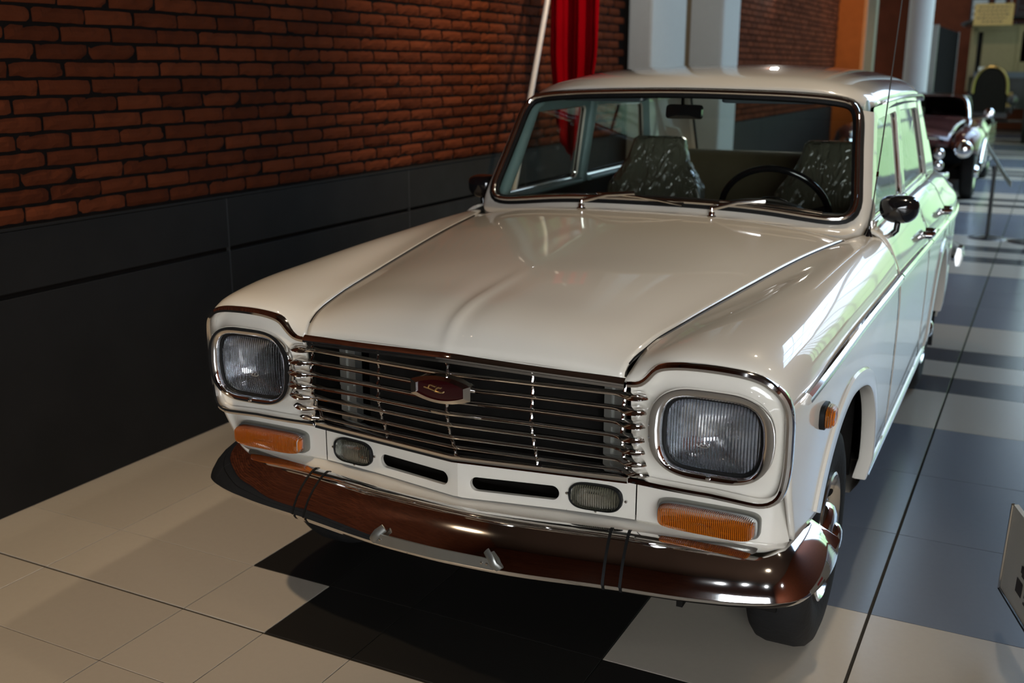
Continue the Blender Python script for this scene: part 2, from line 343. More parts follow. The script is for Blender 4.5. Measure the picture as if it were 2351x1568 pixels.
# ---- front fenders, upper part
YJ = [0, .012, .035, .075, .16, .33, .6, .9, 1.2, 1.40]
FX0 = [.418, .447, .478, .53, .61, .68, .727]
mid = {0: ([.418, .419, .423, .431, .447, .484, .533, .582, .640, .680], [.840, .862, .881, .893, .909, .924, .941, .957, .965, .966]),
       1: ([.447, .448, .451, .457, .468, .497, .550, .602, .655, .690], [.842, .868, .886, .898, .911, .923, .939, .957, .966, .967]),
       2: ([.478, .480, .484, .490, .502, .528, .578, .625, .670, .700], [.866, .885, .901, .911, .921, .929, .941, .957, .966, .967]),
       3: ([.53, .531, .535, .541, .553, .578, .618, .655, .690, .712], [.8865, .901, .914, .924, .934, .942, .951, .960, .965, .966]),
       4: ([.61, .611, .614, .619, .630, .648, .676, .700, .722, .735], [.890, .904, .917, .927, .938, .946, .955, .960, .962, .960]),
       5: ([.68, .681, .684, .689, .698, .712, .727, .738, .748, .755], [.882, .896, .908, .916, .925, .931, .938, .942, .945, .944]),
       6: ([.727, .730, .734, .739, .748, .758, .768, .775, .781, .785], [.860, .870, .879, .885, .891, .895, .898, .900, .900, .900])}
fc = []
for k in range(7):
    xs, zs = mid[k]; yf = yt(FX0[k])
    fc.append([(xs[j], YJ[j]+yf*(1-YJ[j]/1.4)**2, zs[j]) for j in range(10)])
fc[0] = [(SEAMTOP[i][0]+.0045, SEAMTOP[i][1], SEAMTOP[i][2]) for i in np.linspace(0, 69, 14).astype(int)]+[(.684, 1.40, .966)]
yf = -.010; fc.append([(sidex(YJ[j]+yf*(1-YJ[j]/1.4)**2, .815+.015*min(1, YJ[j]*3)), YJ[j]+yf*(1-YJ[j]/1.4)**2, .815+.015*min(1, YJ[j]*3)) for j in range(10)])
A = net(fc, 34, 70); V, F = gridf(A)
edge = A[:, -1]                                       # side line of the fender at z ~.83
# ---- front fenders, side part round the wheel arch
arch = [(.262, .488), (.285, .535), (.33, .592), (.40, .642), (.50, .677), (.60, .687), (.70, .677), (.81, .652), (.92, .597), (1.0, .520), (1.055, .43), (1.083, .335), (1.09, .268)]
AR = spl(arch, 60)
outer = [(.075, .495), (.045, .55), (.01, .62), (-.008, .70), (-.012, .76)]+[(p[1], p[2]) for p in edge[::3]]+[(1.40, .65), (1.40, .45), (1.40, .268)]
wts = [0, .015, .03, .05, .07]
OU = lin(outer, 60)
# stations follow arch angle: redistribute the outer path so that corners line up
def nearest(path, pt): return int(np.argmin(np.hypot(path[:, 0]-pt[0], path[:, 1]-pt[1])))
OD = lin(outer, 600); i1 = nearest(OD, (-.01, .815)); i2 = nearest(OD, (1.40, .83))
OU = np.vstack([OD[np.linspace(0, i1, 16).astype(int)], OD[np.linspace(i1, i2, 31).astype(int)][1:], OD[np.linspace(i2, 599, 15).astype(int)][1:]])
AI = np.array(spl(arch, t=np.r_[np.linspace(0, .17, 16), np.linspace(.17, .70, 31)[1:], np.linspace(.70, 1, 15)[1:]]))
rows = []
for a, b in zip(AI, OU):
    row = []
    for s in np.linspace(0, 1, 14):
        y, z = a+(b-a)*s; row.append((sidex(y, min(z, .83)), y, z))
    rows.append(row)
V2, F2 = gridf(rows)
n0 = len(V); Vf = V+V2; Ff = F+[tuple(i+n0 for i in q) for q in F2]
fenders = both('front_fender', Vf, Ff, PAINT, angle=50, solid=.010, off=-1)
# arch flanges
def flange(path, name='wheel_arch_flange'):
    P = spl(path, 50); V = []; n = len(P); c = P.mean(0)
    for i, (y, z) in enumerate(P):
        T = P[min(i+1, n-1)]-P[max(i-1, 0)]; T /= np.linalg.norm(T); N = np.array([-T[1], T[0]])
        for off, dx in ((.045, .000), (.040, .006), (.004, .009), (-.004, .006), (-.005, -.022), (.0, -.032)):
            q = np.array([y, z])+N*off; V.append((sidex(q[0], q[1])+dx, q[0], q[1]))
    F = [(i*6+j, i*6+j+1, (i+1)*6+j+1, (i+1)*6+j) for i in range(n-1) for j in range(5)]
    return V, F
V, F = flange(arch)
for o in (mesh('wheel_arch_flange', V, F, PAINT, fenders[0]), mesh('wheel_arch_flange', mir(V), [tuple(reversed(q)) for q in F], PAINT, fenders[1])): pass
# ---- doors and rear quarter
def bodyside(y0, y1, n, rear=None, zb=.268):
    rows = []
    for y in np.linspace(y0, y1, n):
        drop = c1(y, [1.4, 3.2, 3.6, 4.0, 4.2], [0, 0, .008, .035, .075]); inn = c1(y, [1.4, 3.3, 3.9, 4.2], [0, 0, .01, .03])
        zlo = zb if y < 3.5 else zb+(y-3.5)*.1
        if rear is not None:
            dy = (y-3.12)/.365
            if abs(dy) < 1: zlo = max(zlo, .30+.375*math.sqrt(1-dy*dy)**.9)
        up = [(.680-.01*(y < 1.45)*0+.02-inn, .985-drop), (.728-inn, .974-drop), (.752-inn, .955-drop), (.782-inn*.8, .900-drop*.6)]
        lo = [(sidex(y, z), z) for z in np.linspace(.83, zlo, 15)]
        U = spl(up+lo[:2], 12)[:-1]; c = list(map(tuple, U))
        c = [q for q in c if q[1] > lo[0][1]]+lo
        while len(c) < 26: c.insert(1, tuple((np.array(c[0])+np.array(c[1]))/2))
        rows.append([(x, y, z) for x, z in c[:26]])
    return gridf(rows)
FDV, FDF = bodyside(1.404, 2.36, 24); fd = both('front_door', FDV, FDF, PAINT, solid=.010, off=-1)
RDV, RDF = bodyside(2.364, 3.16, 40, rear=1); rd = both('rear_door', RDV, RDF, PAINT, solid=.010, off=-1)
QV, QF = bodyside(3.164, 4.20, 60, rear=1); rq = both('rear_fender', QV, QF, PAINT, solid=.010, off=-1)
rarch = [(3.12-.365*math.cos(a), .30+.375*math.sin(a)) for a in np.linspace(.0, PI, 20)]
V, F = flange(rarch)
mesh('wheel_arch_flange', V, F, PAINT, rq[0]); mesh('wheel_arch_flange', mir(V), [tuple(reversed(q)) for q in F], PAINT, rq[1])
# trunk deck and tail
rows = []
for y, z in [(3.62, .985), (3.9, .965), (4.12, .925), (4.19, .86), (4.21, .7), (4.21, .5), (4.17, .40)]:
    hw = .69 if z > .9 else c1(min(y, 4.2), XMY, XMV)-.02
    rows.append([(hw*s, y, z+(.012*(1-s*s) if z > .8 else 0)) for s in np.linspace(-1, 1, 12)])
V, F = gridf(rows); mesh('trunk_lid', V, F, PAINT, CAR, solid=.01)
# sills with chrome strip
rows = [[(sidex(y, .275)-.006, y, .272), (sidex(y, .25)-.008, y, .25), (sidex(y, .2)-.02, y, .215), (.60, y, .20)] for y in np.linspace(1.095, 2.76, 20)]
V, F = gridf(rows); both('sill', V, F, PAINT)
def strip(name, pts, w, mat, parents, t=.008, n=40):
    P = spl(pts, n); sec = [(-w/2, -.002), (-w/2, t*.5), (-w*.25, t), (-w*.06, t*.86), (w*.06, t*.86), (w*.25, t), (w/2, t*.5), (w/2, -.002)]
    V, F = sweep(P, sec, (1, 0, 0)); out = []
    for s, par in ((1, parents[0]), (-1, parents[1])):
        out.append(mesh(name, V if s > 0 else mir(V), F if s > 0 else [tuple(reversed(q)) for q in F], mat, par, angle=30))
    return out
def sp(y, z, d=.001): return (sidex(y, z)+d, y, z)
strip('sill_strip', [(sidex(y, .285)+.002, y, .285) for y in (1.105, 1.3, 1.8, 2.3, 2.74)], .03, CHROME, (CAR, CAR))
strip('side_strip', [sp(.085, .812), sp(.3, .830), sp(.7, .842), sp(1.1, .842), sp(1.395, .838)], .027, CHROME, fenders, .014)
strip('side_strip', [sp(1.41, .838), sp(1.9, .826), sp(2.35, .812)], .027, CHROME, fd, .014)
strip('side_strip', [sp(2.372, .811), sp(2.8, .800), sp(3.15, .79)], .027, CHROME, rd, .014)
strip('side_strip', [sp(3.17, .789), sp(3.6, .78), sp(4.05, .77)], .027, CHROME, rq, .014)
# belt chrome below the side windows
for y0, y1, par in ((1.50, 2.35, fd), (2.375, 3.15, rd)):
    strip('belt_strip', [(.7045, y, .989) for y in np.linspace(y0, y1, 5)], .022, CHROME2, par, .008)
# door handles
def handle(y, z, par):
    for s, p in ((1, par[0]), (-1, par[1])):
        x = sidex(y, z); b = MB()
        b.tube([(x+.002, y-.055, z), (x+.022, y-.05, z), (x+.030, y-.03, z+.002), (x+.031, y+.03, z+.004), (x+.026, y+.055, z+.002), (x+.003, y+.062, z)], .009, 10, flat=1.5, ref=(0, 0, 1))
        b.tube([(x-.004, y+.045, z), (x+.02, y+.045, z)], .016, 16); b.tube([(x-.004, y-.055, z), (x+.006, y-.055, z)], .015, 16)
        if s < 0: b.v = mir(b.v)
        b.build('door_handle', CHROME, p)
handle(2.22, .868, fd); handle(3.02, .862, rd)
# ---- windscreen opening
def wsS(x, z): return (x, 1.352+.70*(z-1.0)-.045*(z-1.0)**2+.055*(abs(x)/.65)**2.4, z)
half = [(0, 1.028), (.2, 1.026), (.4, 1.015), (.54, 1.000), (.60, .998), (.637, 1.008), (.655, 1.03), (.660, 1.06), (.655, 1.10), (.644, 1.17), (.633, 1.24), (.623, 1.31), (.612, 1.345), (.590, 1.370), (.55, 1.383), (.46, 1.393), (.25, 1.402), (0, 1.406)]
loop = half+[(-x, z) for x, z in half[-2:0:-1]]
LP = spl(loop+[loop[0]], 160, closed=True)
def inset(L, d):
    n = len(L); o = []
    for i in range(n):
        T = L[(i+1) % n]-L[i-1]; T /= np.linalg.norm(T); o.append(L[i]+np.array([-T[1], T[0]])*d)
    return np.array(o)
rub = [wsS(*q) for q in inset(LP, .012)]
nrm = (0, -.82, .57)
fr = MB(); v, ff = sweep(rub, [(-.018, -.006), (-.017, .005), (-.010, .010), (.010, .010), (.019, .004), (.020, -.008)], nrm, True); fr.add(v, ff)
gasket = fr.build('windscreen_gasket', RUBBER, CAR)
v, ff = sweep([wsS(*q) for q in inset(LP, .0115)], [(-.0090, .007), (-.0078, .0135), (-.003, .0175), (.003, .0175), (.0078, .0135), (.0090, .007)], nrm, True); mesh('gasket_chrome', v, ff, CHROME, gasket)
I2 = inset(LP, .018); N2 = len(I2); c = I2.mean(0); rows = [[wsS(*(c+(q-c)*s)) for q in list(I2)+[I2[0]]] for s in np.linspace(.02, 1, 14)]
V, F = gridf(rows); glass = mesh('windscreen', V, F, GLASS, CAR, recalc=True)
# ---- roof
RY = [0, .05, .16, .46, .9, 1.3, 1.6, 1.76]
RZ = {0: [1.408, 1.437, 1.463, 1.486, 1.494, 1.488, 1.466, 1.430], .3: [1.404, 1.432, 1.457, 1.479, 1.487, 1.481, 1.459, 1.424], .48: [1.394, 1.419, 1.441, 1.460, 1.467, 1.461, 1.440, 1.405],
      .575: [1.378, 1.400, 1.417, 1.432, 1.437, 1.431, 1.412, 1.380], .63: [1.362, 1.376, 1.388, 1.398, 1.401, 1.395, 1.380, 1.352], .650: [1.345, 1.353, 1.362, 1.368, 1.370, 1.365, 1.350, 1.325]}
cv = []
for x, zz in RZ.items():
    y0 = wsS(min(x, .6), 1.40)[1]+(.0 if x < .6 else (.02 if x < .64 else .045))
    xi = [max(0, x-d) if x > .5 else x for d in (.028, .012, .004, 0, 0, 0, .008, .02)]
    cv.append([(xi[j], y0+RY[j]*(1.0 if j else 1), zz[j]) for j in range(8)])
A = net(cv, 26, 60); full = np.array([[(-q[0], q[1], q[2]) for q in row[::-1]]+list(map(tuple, row[1:])) for row in A])
V, F = gridf(full); roof = mesh('roof', V, F, PAINT, CAR, solid=.008, off=-1)
g = A[:, -1]; gp = [tuple(q+np.array([.004, 0, 0])) for q in g[6:-1:3]]
for s in (1, -1):
    v, ff = sweep([(s*x, y, z) for x, y, z in gp], [(-.006, -.004), (-.006, .008), (-.002, .012), (.004, .010), (.006, 0), (.004, -.006)], (s, 0, 0)); mesh('drip_rail', v, ff, CHROME2, roof)
# headliner
rows = [[(x, y, z-.03) for x, y, z in row] for row in full[4:-3]]; V, F = gridf(rows); mesh('headliner', V, F, HEADLINER, roof)
# ---- screen pillars and cowl: ruled strip from the gasket to the outer edge
idx = [i for i in range(160)]
Lo = []
inner = [wsS(*q) for q in LP]
outp = []
for (x, z) in LP:
    s = 1 if x >= 0 else -1; ax = abs(x)
    if z < 1.035:
        t = min(1, ax/.655); hx = .660*t if ax < .6 else .660*t+.034*max(0, (z-1.0)/.035)
        outp.append((s*min(.700, hx), 1.338-.02*t**3+(.09*max(0, (z-1.0)/.035) if ax > .6 else 0), .999-.036*t**2.2))
    else:
        k = (z-1.035)/(1.36-1.035); k = min(1, k)
        outp.append((s*(.704-.054*k), 1.435+.265*k, .985+.367*k))
top = [i for i in range(160) if LP[i][1] > 1.362]
rows = []; order = [i for i in range(160)]
start = max(i for i in range(160) if LP[i][0] < 0 and LP[i][1] <= 1.362 and LP[i][1] > 1.3) if False else None
seq = sorted(range(160), key=lambda i: ((i-top[-1]-1) % 160)); seq = [i for i in seq if i not in top]
def ipm(i):
    a = np.array(inner[i]); b = np.array(outp[i]); m = (a+b)/2
    if LP[i][1] < 1.035: m = a*.55+b*.45+np.array([0, 0, -.006])
    else: m = m+np.array([.006*(1 if a[0] > 0 else -1), -.004, 0])
    return [tuple(p) for p in spl([a, m, b], 8)]+[(b[0]-.004*(1 if b[0] > 0 else -1), b[1]+.006, b[2]-(.035 if b[2] < 1.05 else .0)-.002)]
# drop the flat spots at the transition by smoothing the outer path
O = np.array([outp[i] for i in seq])
for _ in range(6): O[1:-1] = (O[:-2]+2*O[1:-1]+O[2:])/4
for i, q in zip(seq, O): outp[i] = tuple(q)
rows = [ipm(i) for i in seq]; V, F = gridf(rows); mesh('windscreen_surround', V, F, PAINT, CAR, angle=60)
rows = [[(x*(1-.0*y), y, .952+.006*(1-abs(x)/.7)) for x in np.linspace(-.715, .715, 16)] for y in (1.20, 1.36, 1.52)]; V, F = gridf(rows); mesh('cowl_panel', V, F, PAINT, CAR, solid=.01)
# ---- side window frames
def gx(z): return .700-.135*(z-.985)-.05*(z-.985)**2
def loop3(pts, rad=.03, n=10):
    P = [np.array(p, float) for p in pts]; out = []
    for i in range(len(P)):
        a, b, c = P[i-1], P[i], P[(i+1) % len(P)]
        r1 = min(rad, np.linalg.norm(a-b)*.45, np.linalg.norm(c-b)*.45); p0 = b+(a-b)/np.linalg.norm(a-b)*r1; p2 = b+(c-b)/np.linalg.norm(c-b)*r1
        for t in np.linspace(0, 1, n): out.append((1-t)**2*p0+2*t*(1-t)*b+t*t*p2)
    return np.array(out)
def winframe(outer, inner, par, glassname, r=.035, trim=CHROME2, open_=False):
    O = loop3(outer, .02); I = loop3(inner, r)
    for s, p in ((1, par[0]), (-1, par[1])):
        V = []; n = len(O)
        for q, w in zip(O, I):
            V += [(s*gx(q[1]), q[0], q[1]), (s*(gx(w[1])+.003), w[0], w[1]), (s*(gx(w[1])-.022), w[0], w[1]), (s*(gx(q[1])-.03), q[0], q[1])]
        F = [(i*4+j, i*4+j+1, ((i+1) % n)*4+j+1, ((i+1) % n)*4+j) for i in range(n) for j in range(3)]
        wf = mesh('window_frame', V, F, PAINT, p, mats=[PAINT, PAINT_IN], fmat=[0, 0, 1]*n)
        I3 = [(s*(gx(w[1])-.008), w[0], w[1]) for w in I]; b = MB().tube(I3, .006, 8, True, ref=(1, 0, 0)); b.build('window_trim', trim, p)
        cc = np.mean(I3, axis=0); V = [tuple(cc)]+I3; F = [(0, i+1, (i+1) % n+1) for i in range(n)]; mesh(glassname, V, F, GLASS, p)
winframe([(1.445, .985), (1.705, 1.352), (2.335, 1.362), (2.362, .985)], [(1.53, 1.005), (1.745, 1.312), (2.285, 1.322), (2.305, 1.005)], fd, 'window_glass')
winframe([(2.364, .985), (2.338, 1.362), (3.08, 1.355), (3.30, .985)], [(2.41, 1.005), (2.40, 1.322), (3.03, 1.312), (3.22, 1.005)], rd, 'window_glass')
# rear pillars and rear window
for s in (1, -1):
    rows = [[(s*gx(.985+.37*t), 3.30-.22*t+(3.88-3.30-.37*t*1.05)*u, .985+.37*t-(.03*u*(1-t)) ) if u < .999 else (s*(.60-.05*t), 3.86-.42*t, .965+.42*t) for u in np.linspace(0, 1, 8)] for t in np.linspace(0, 1, 10)]
    V, F = gridf(rows); mesh('rear_pillar', V, F, PAINT if s > 0 else PAINT, CAR, solid=.02, off=-1)
rw = [(-.60, 3.86, .965), (.60, 3.86, .965), (.55, 3.44, 1.385), (-.55, 3.44, 1.385)]
rl = loop3([(-.57, .06), (.57, .06), (.52, .94), (-.52, .94)], .07)
def rwp(x, t): return (x, 3.86-.42*t-.03*(1-(x/.6)**2)*0, .965+.42*t)
n = len(rl); ro = loop3([(-.61, -.02), (.61, -.02), (.565, 1.02), (-.565, 1.02)], .02)
V = []
for q, w in zip(ro, rl): V += [rwp(*q), rwp(*w)]
F = [(i*2, i*2+1, ((i+1) % n)*2+1, ((i+1) % n)*2) for i in range(n)]; mesh('rear_window_surround', V, F, PAINT, CAR, solid=.015)
pts = [rwp(*w) for w in rl]; b = MB().tube(pts, .010, 8, True); rg = b.build('rear_window_gasket', RUBBER, CAR)
V = [rwp(0, .5)]+pts; mesh('rear_window', V, [(0, i+1, (i+1) % n+1) for i in range(n)], GLASS, CAR)
# ---- nose: headlamp panels
TR = [(.42, .834), (.447, .838), (.466, .853), (.484, .873), (.515, .884), (.58, .889), (.64, .887), (.695, .877), (.733, .852), (.752, .815), (.757, .76), (.757, .70), (.752, .645), (.742, .618), (.722, .604), (.68, .601), (.55, .603), (.42, .607)]
TP = spl(TR, 90)
def npt(x, z, d=0):                                  # a point on the nose, d forward
    return (x, noseY(x, z)-d, z)
def ty(x, z): return noseY(x, z)
trimpath = [(x, ty(x, z)+.002, z) for x, z in TP]
sec = [(-.0080, -.012), (-.0085, .004), (-.006, .0105), (.000, .0135), (.006, .0125), (.0085, .006), (.0085, -.012)]
for s in (1, -1):
    V, F = sweep([(x*s, y, z) for x, y, z in trimpath], [(p*s, q) for p, q in sec], (0, -1, 0)); mesh('headlamp_surround_trim', V, F, CHROME, CAR, angle=35)
LC = (.603, .7385)
lens = superring(LC[0], LC[1]+.0, .088, .076, .013, 72, 5.2)
bez = superring(LC[0]-.002, LC[1]+.004, .112, .100, .022, 72, 3.6)
hol = superring(LC[0]-.001, LC[1]+.003, .106, .094, .020, 72, 3.6)
def panel_boundary(n):
    L = np.array([(.42, .70), (.42, .834)]+TR[1:-1]+[(.42, .607), (.42, .70)]); return lin(L, n+1)[:-1]
# boundary sampled by angle round the lamp
def byangle(loop, c, n):
    D = lin(loop, 1200); a = np.arctan2(D[:, 1]-c[1], D[:, 0]-c[0]); out = []
    for i in range(n):
        t = 2*PI*i/n; d = np.abs(np.angle(np.exp(1j*(a-t)))); out.append(D[int(np.argmin(d))])
    return np.array(out)
def loopang(L, c):
    return [math.atan2(q[1]-c[1], q[0]-c[0]) for q in L]
D = lin([(.424, .70), (.424, .832)]+TR[1:-1]+[(.424, .609), (.424, .70)], 1500); aD = np.arctan2(D[:, 1]-LC[1], D[:, 0]-LC[0])
for s in (1, -1):
    rows = []
    for q in hol+[hol[0]]:
        t = math.atan2(q[1]-LC[1], q[0]-LC[0]); o = D[int(np.argmin(np.abs(np.angle(np.exp(1j*(aD-t))))))]
        q = np.array(q); row = []
        for k, (m, d) in enumerate(((0, -.012), (0, .000), (.12, .003), (.3, -.006), (.62, -.012), (.86, -.010), (.96, -.003), (1, .004))):
            w = q+(o-q)*m; flat = .0
            row.append((s*w[0], noseY(w[0], w[1])+.010-d, w[1]))
        rows.append(row)
    V, F = gridf(rows); hp = mesh('headlamp_panel', V, F, PAINT, CAR, angle=50)
    # bezel
    V = []; F = []; n = 72; prof = [(-.02, 0, .0), (-.02, 0, .010), (0, .0, .018), (.06, 0, .0225), (.5, 0, .0235), (.85, 0, .019), (.94, 0, .010), (1.0, 0, -.004)]
    hl = empty('headlamp', (0, 0, 0)); hl.parent = CAR
    for i in range(n):
        b_, l_ = np.array(bez[i]), np.array(lens[i]); b_ = b_; g_ = l_+(l_-np.array(LC))*.05
        for (m, _, d) in prof[1:]:
            w = b_+(g_-b_)*max(m, 0); V.append((s*w[0], -.022-d+.012*(w[0]-.6)*.6+.0, w[1]))
    m_ = len(prof)-1; F = [(i*m_+j, i*m_+j+1, ((i+1) % n)*m_+j+1, ((i+1) % n)*m_+j) for i in range(n) for j in range(m_-1)]
    mesh('bezel', V, F, CHROME, hl, angle=50)
    rim = MB().tube([(s*q[0], -.022, q[1]) for q in [tuple(np.array(LC)+(np.array(l)-np.array(LC))*1.03) for l in lens]], .0042, 8, True, ref=(0, 1, 0)); rim.build('inner_ring', RUBBER, hl)
    # lens: domed fluted glass
    rows = []
    for m in np.linspace(0, 1, 12):
        rows.append([(s*(LC[0]+(l[0]-LC[0])*m), -.020-.014*(1-m**2.5), LC[1]+(l[1]-LC[1])*m) for l in lens+[lens[0]]])
    V, F = gridf(rows); mesh('lens', V, F, LENS, hl, solid=.004, off=1)
    rows = []
    for m in np.linspace(0, 1, 12):
        rows.append([(s*(LC[0]+(l[0]-LC[0])*m*.98), .045-.062*m**2, LC[1]+(l[1]-LC[1])*m*.98) for l in lens+[lens[0]]])
    V, F = gridf(rows); mesh('reflector', V, F, REFLECTOR, hl)
    V, F = lathe([(0, -.006), (.010, -.004), (.013, .004), (.012, .02)], 20); mesh('bulb_cap', [(x_*0+s*LC[0]+y_, .0+x_, LC[1]+z_) for x_, y_, z_ in V], F, CHROME2, hl)
    V, F = lathe([(0, -.004), (.004, -.003), (.0055, 0), (.0055, .004)], 14); mesh('screw', [(s*.603+y_, -.046+x_, .652+z_) for x_, y_, z_ in V], F, CHROME, hl)
    # little oval maker's mark moulded in the lens
    ov = MB().tube([(s*.588+.013*math.cos(a), -.0385, .722+.006*math.sin(a)) for a in np.linspace(0, 2*PI, 25)[:-1]], .0007, 5, True, ref=(0, 1, 0))
    for a, b_ in (((-.008, -.003), (-.004, .003)), ((-.004, .003), (0, -.003)), ((0, -.003), (.004, .003)), ((.004, .003), (.008, -.002))):
        ov.tube([(s*.588+a[0], -.0385, .722+a[1]), (s*.588+b_[0], -.0385, .722+b_[1])], .0007, 5, ref=(0, 1, 0))
    ov.build('lens_mark', CHROME2, hl)
# ---- grille
ZI = [.807, .776, .747, .717, .688, .656, .625]
YE = [-.038, -.044, -.048, -.051, -.045, -.032, -.012]; YM = [-.062, -.062, -.066, -.069, -.062, -.052, -.038]; YC = [-.086, -.090, -.093, -.095, -.086, -.078, -.059]
tt = [(x, yt(x)-.001, .853 if abs(x) < .01 else .850-.014*(abs(x)/.42)) for x in np.linspace(-.416, .416, 41)]
tt = [(x, yt(x)+.002, .8535-.0165*abs(x)/.42) for x in np.linspace(-.416, .416, 41)]
V, F = sweep(tt, [(-.0095, -.012), (-.009, .002), (-.005, .0075), (.002, .0125), (.006, .0125), (.008, .006), (.007, -.014)], (0, -1, 0)); gr = mesh('grille', V, F, CHROME, CAR, angle=35)
gr['label'] = 'chrome grille header'
tb = [(x, yt(x)+.008, .8395-.0165*abs(x)/.42) for x in np.linspace(-.412, .412, 41)]
V, F = sweep(tb, [(-.003, -.012), (-.003, .006), (.003, .006), (.004, -.012)], (0, -1, 0)); mesh('grille_header_bar', V, F, CHROME2, gr, angle=35)
lt = [(x, -.054+.040*abs(x)/.42, .597+.008*abs(x)/.42) for x in np.linspace(-.417, .417, 41)]
V, F = sweep(lt, [(-.011, -.02), (-.011, .002), (-.007, .008), (.001, .006), (.007, .008), (.010, .0), (.010, -.02)], (0, -1, 0)); mesh('grille_lower_trim', V, F, CHROME, gr, angle=35)
for z, e, m_, c_ in zip(ZI, YE, YM, YC):
    hp_ = [(0, c_, z+.003), (.202, m_, z+.001), (.385, e-.003, z), (.409, e-.004, z-.0005), (.424, e-.012, z), (.437, e-.016, z+.001), (.452, e-.013, z+.002), (.463, e-.004, z+.003)]
    pts = lin([hp_[0], hp_[1], hp_[2]], 8).tolist()+[list(q) for q in spl(hp_[2:], 12)[1:]]
    full_ = [(-x, y, zz) for x, y, zz in pts[::-1]]+[tuple(q) for q in pts[1:]]
    sc = [1+.9*max(0, min(1, (abs(p[0])-.395)/.03)) for p in full_]
    V, F = sweep(full_, [(-.0034, -.014), (-.0030, -.005), (-.0008, .0005), (.0022, .0034), (.0034, .0024), (.0034, -.001), (.0028, -.012)], (0, -1, 0), scales=sc); mesh('grille_bar', V, F, CHROME, gr, angle=35)
for x, YY in ((0, YC), (.202, YM), (-.202, YM), (.409, YE), (-.409, YE)):
    P = [(x, YY[0]+.006, .842)]+[(x+(.0 if i % 2 else 0), YY[i]+.008, ZI[i]) for i in range(7)]+[(x, YY[6]+.012, .602)]
    fine = []
    for a, b_ in zip(P[:-1], P[1:]):
        a = np.array(a); b_ = np.array(b_); fine += [tuple(a), tuple(a*.66+b_*.34+np.array([0, .006, 0])), tuple(a*.34+b_*.66+np.array([0, .006, 0]))]
    b = MB().tube(fine+[P[-1]], .0042, 8, ref=(0, -1, 0)); b.build('grille_post', CHROME, gr)
# emblem: red enamel lozenge in a bright surround
ez = .780; ey = -.103
def loz(hw, hh, ends, n=11):
    top = [(hw*t, hh-(hh-ends)*(abs(t)**2)) for t in np.linspace(-1, 1, n)]
    return top+[(x, -z) for x, z in top[::-1]]
em = MB(); L1 = loz(.077, .032, .017); L2 = loz(.061, .024, .011)
def lozp(p, y): return (p[0], y+abs(p[0])*.22*0+.0, ez+p[1])
n = len(L1); V = [lozp(p, -.088) for p in L1]+[lozp(p, -.110) for p in L1]+[lozp(p, -.114) for p in L2]+[lozp(p, -.109) for p in L2]
F = [(k*n+i, k*n+(i+1) % n, (k+1)*n+(i+1) % n, (k+1)*n+i) for k in range(3) for i in range(n)]
emb = mesh('emblem', V, F, CHROME2, CAR, smooth=False)
V = [lozp(p, -.1095) for p in L2]; mesh('emblem_enamel', V+[(0, -.112, ez)], [(i, (i+1) % n, n) for i in range(n)], RED, emb)
mk = MB()
def stroke(pts, w=.0016): mk.tube([(x, -.1135, ez+z) for x, z in pts], w, 6, ref=(0, 1, 0))
stroke([(-.040, .003), (-.028, .001), (-.012, -.003)]); stroke([(-.030, .001), (-.026, .009), (-.022, .0095), (-.010, .0065)])
stroke([(-.012, -.003), (-.006, .004), (-.002, .006), (.004, .005)], .002); stroke([(-.012, -.004), (.004, -.0055), (.010, -.004)], .002)
mk.build('emblem_script', GOLD, emb)
# radiator and support panels behind the grille
b = MB(); b.box((-.33, .10, .48), (.33, .14, .86)); b.build('radiator', DARK, CAR, smooth=False)
for s in (1, -1):
    b = MB(); b.box((min(s*.335, s*.352), .045, .60), (max(s*.335, s*.352), .075, .835)); b.box((min(s*.366, s*.385), .05, .60), (max(s*.366, s*.385), .06, .835)); b.box((min(s*.352, s*.366), .055, .60), (max(s*.352, s*.366), .058, .835))
    b.box((min(s*.340, s*.38), .04, .70), (max(s*.340, s*.38), .05, .712)); b.box((min(s*.340, s*.38), .04, .80), (max(s*.340, s*.38), .05, .812)); b.build('radiator_support', PAINT_IN if 0 else STEEL, CAR, smooth=False)
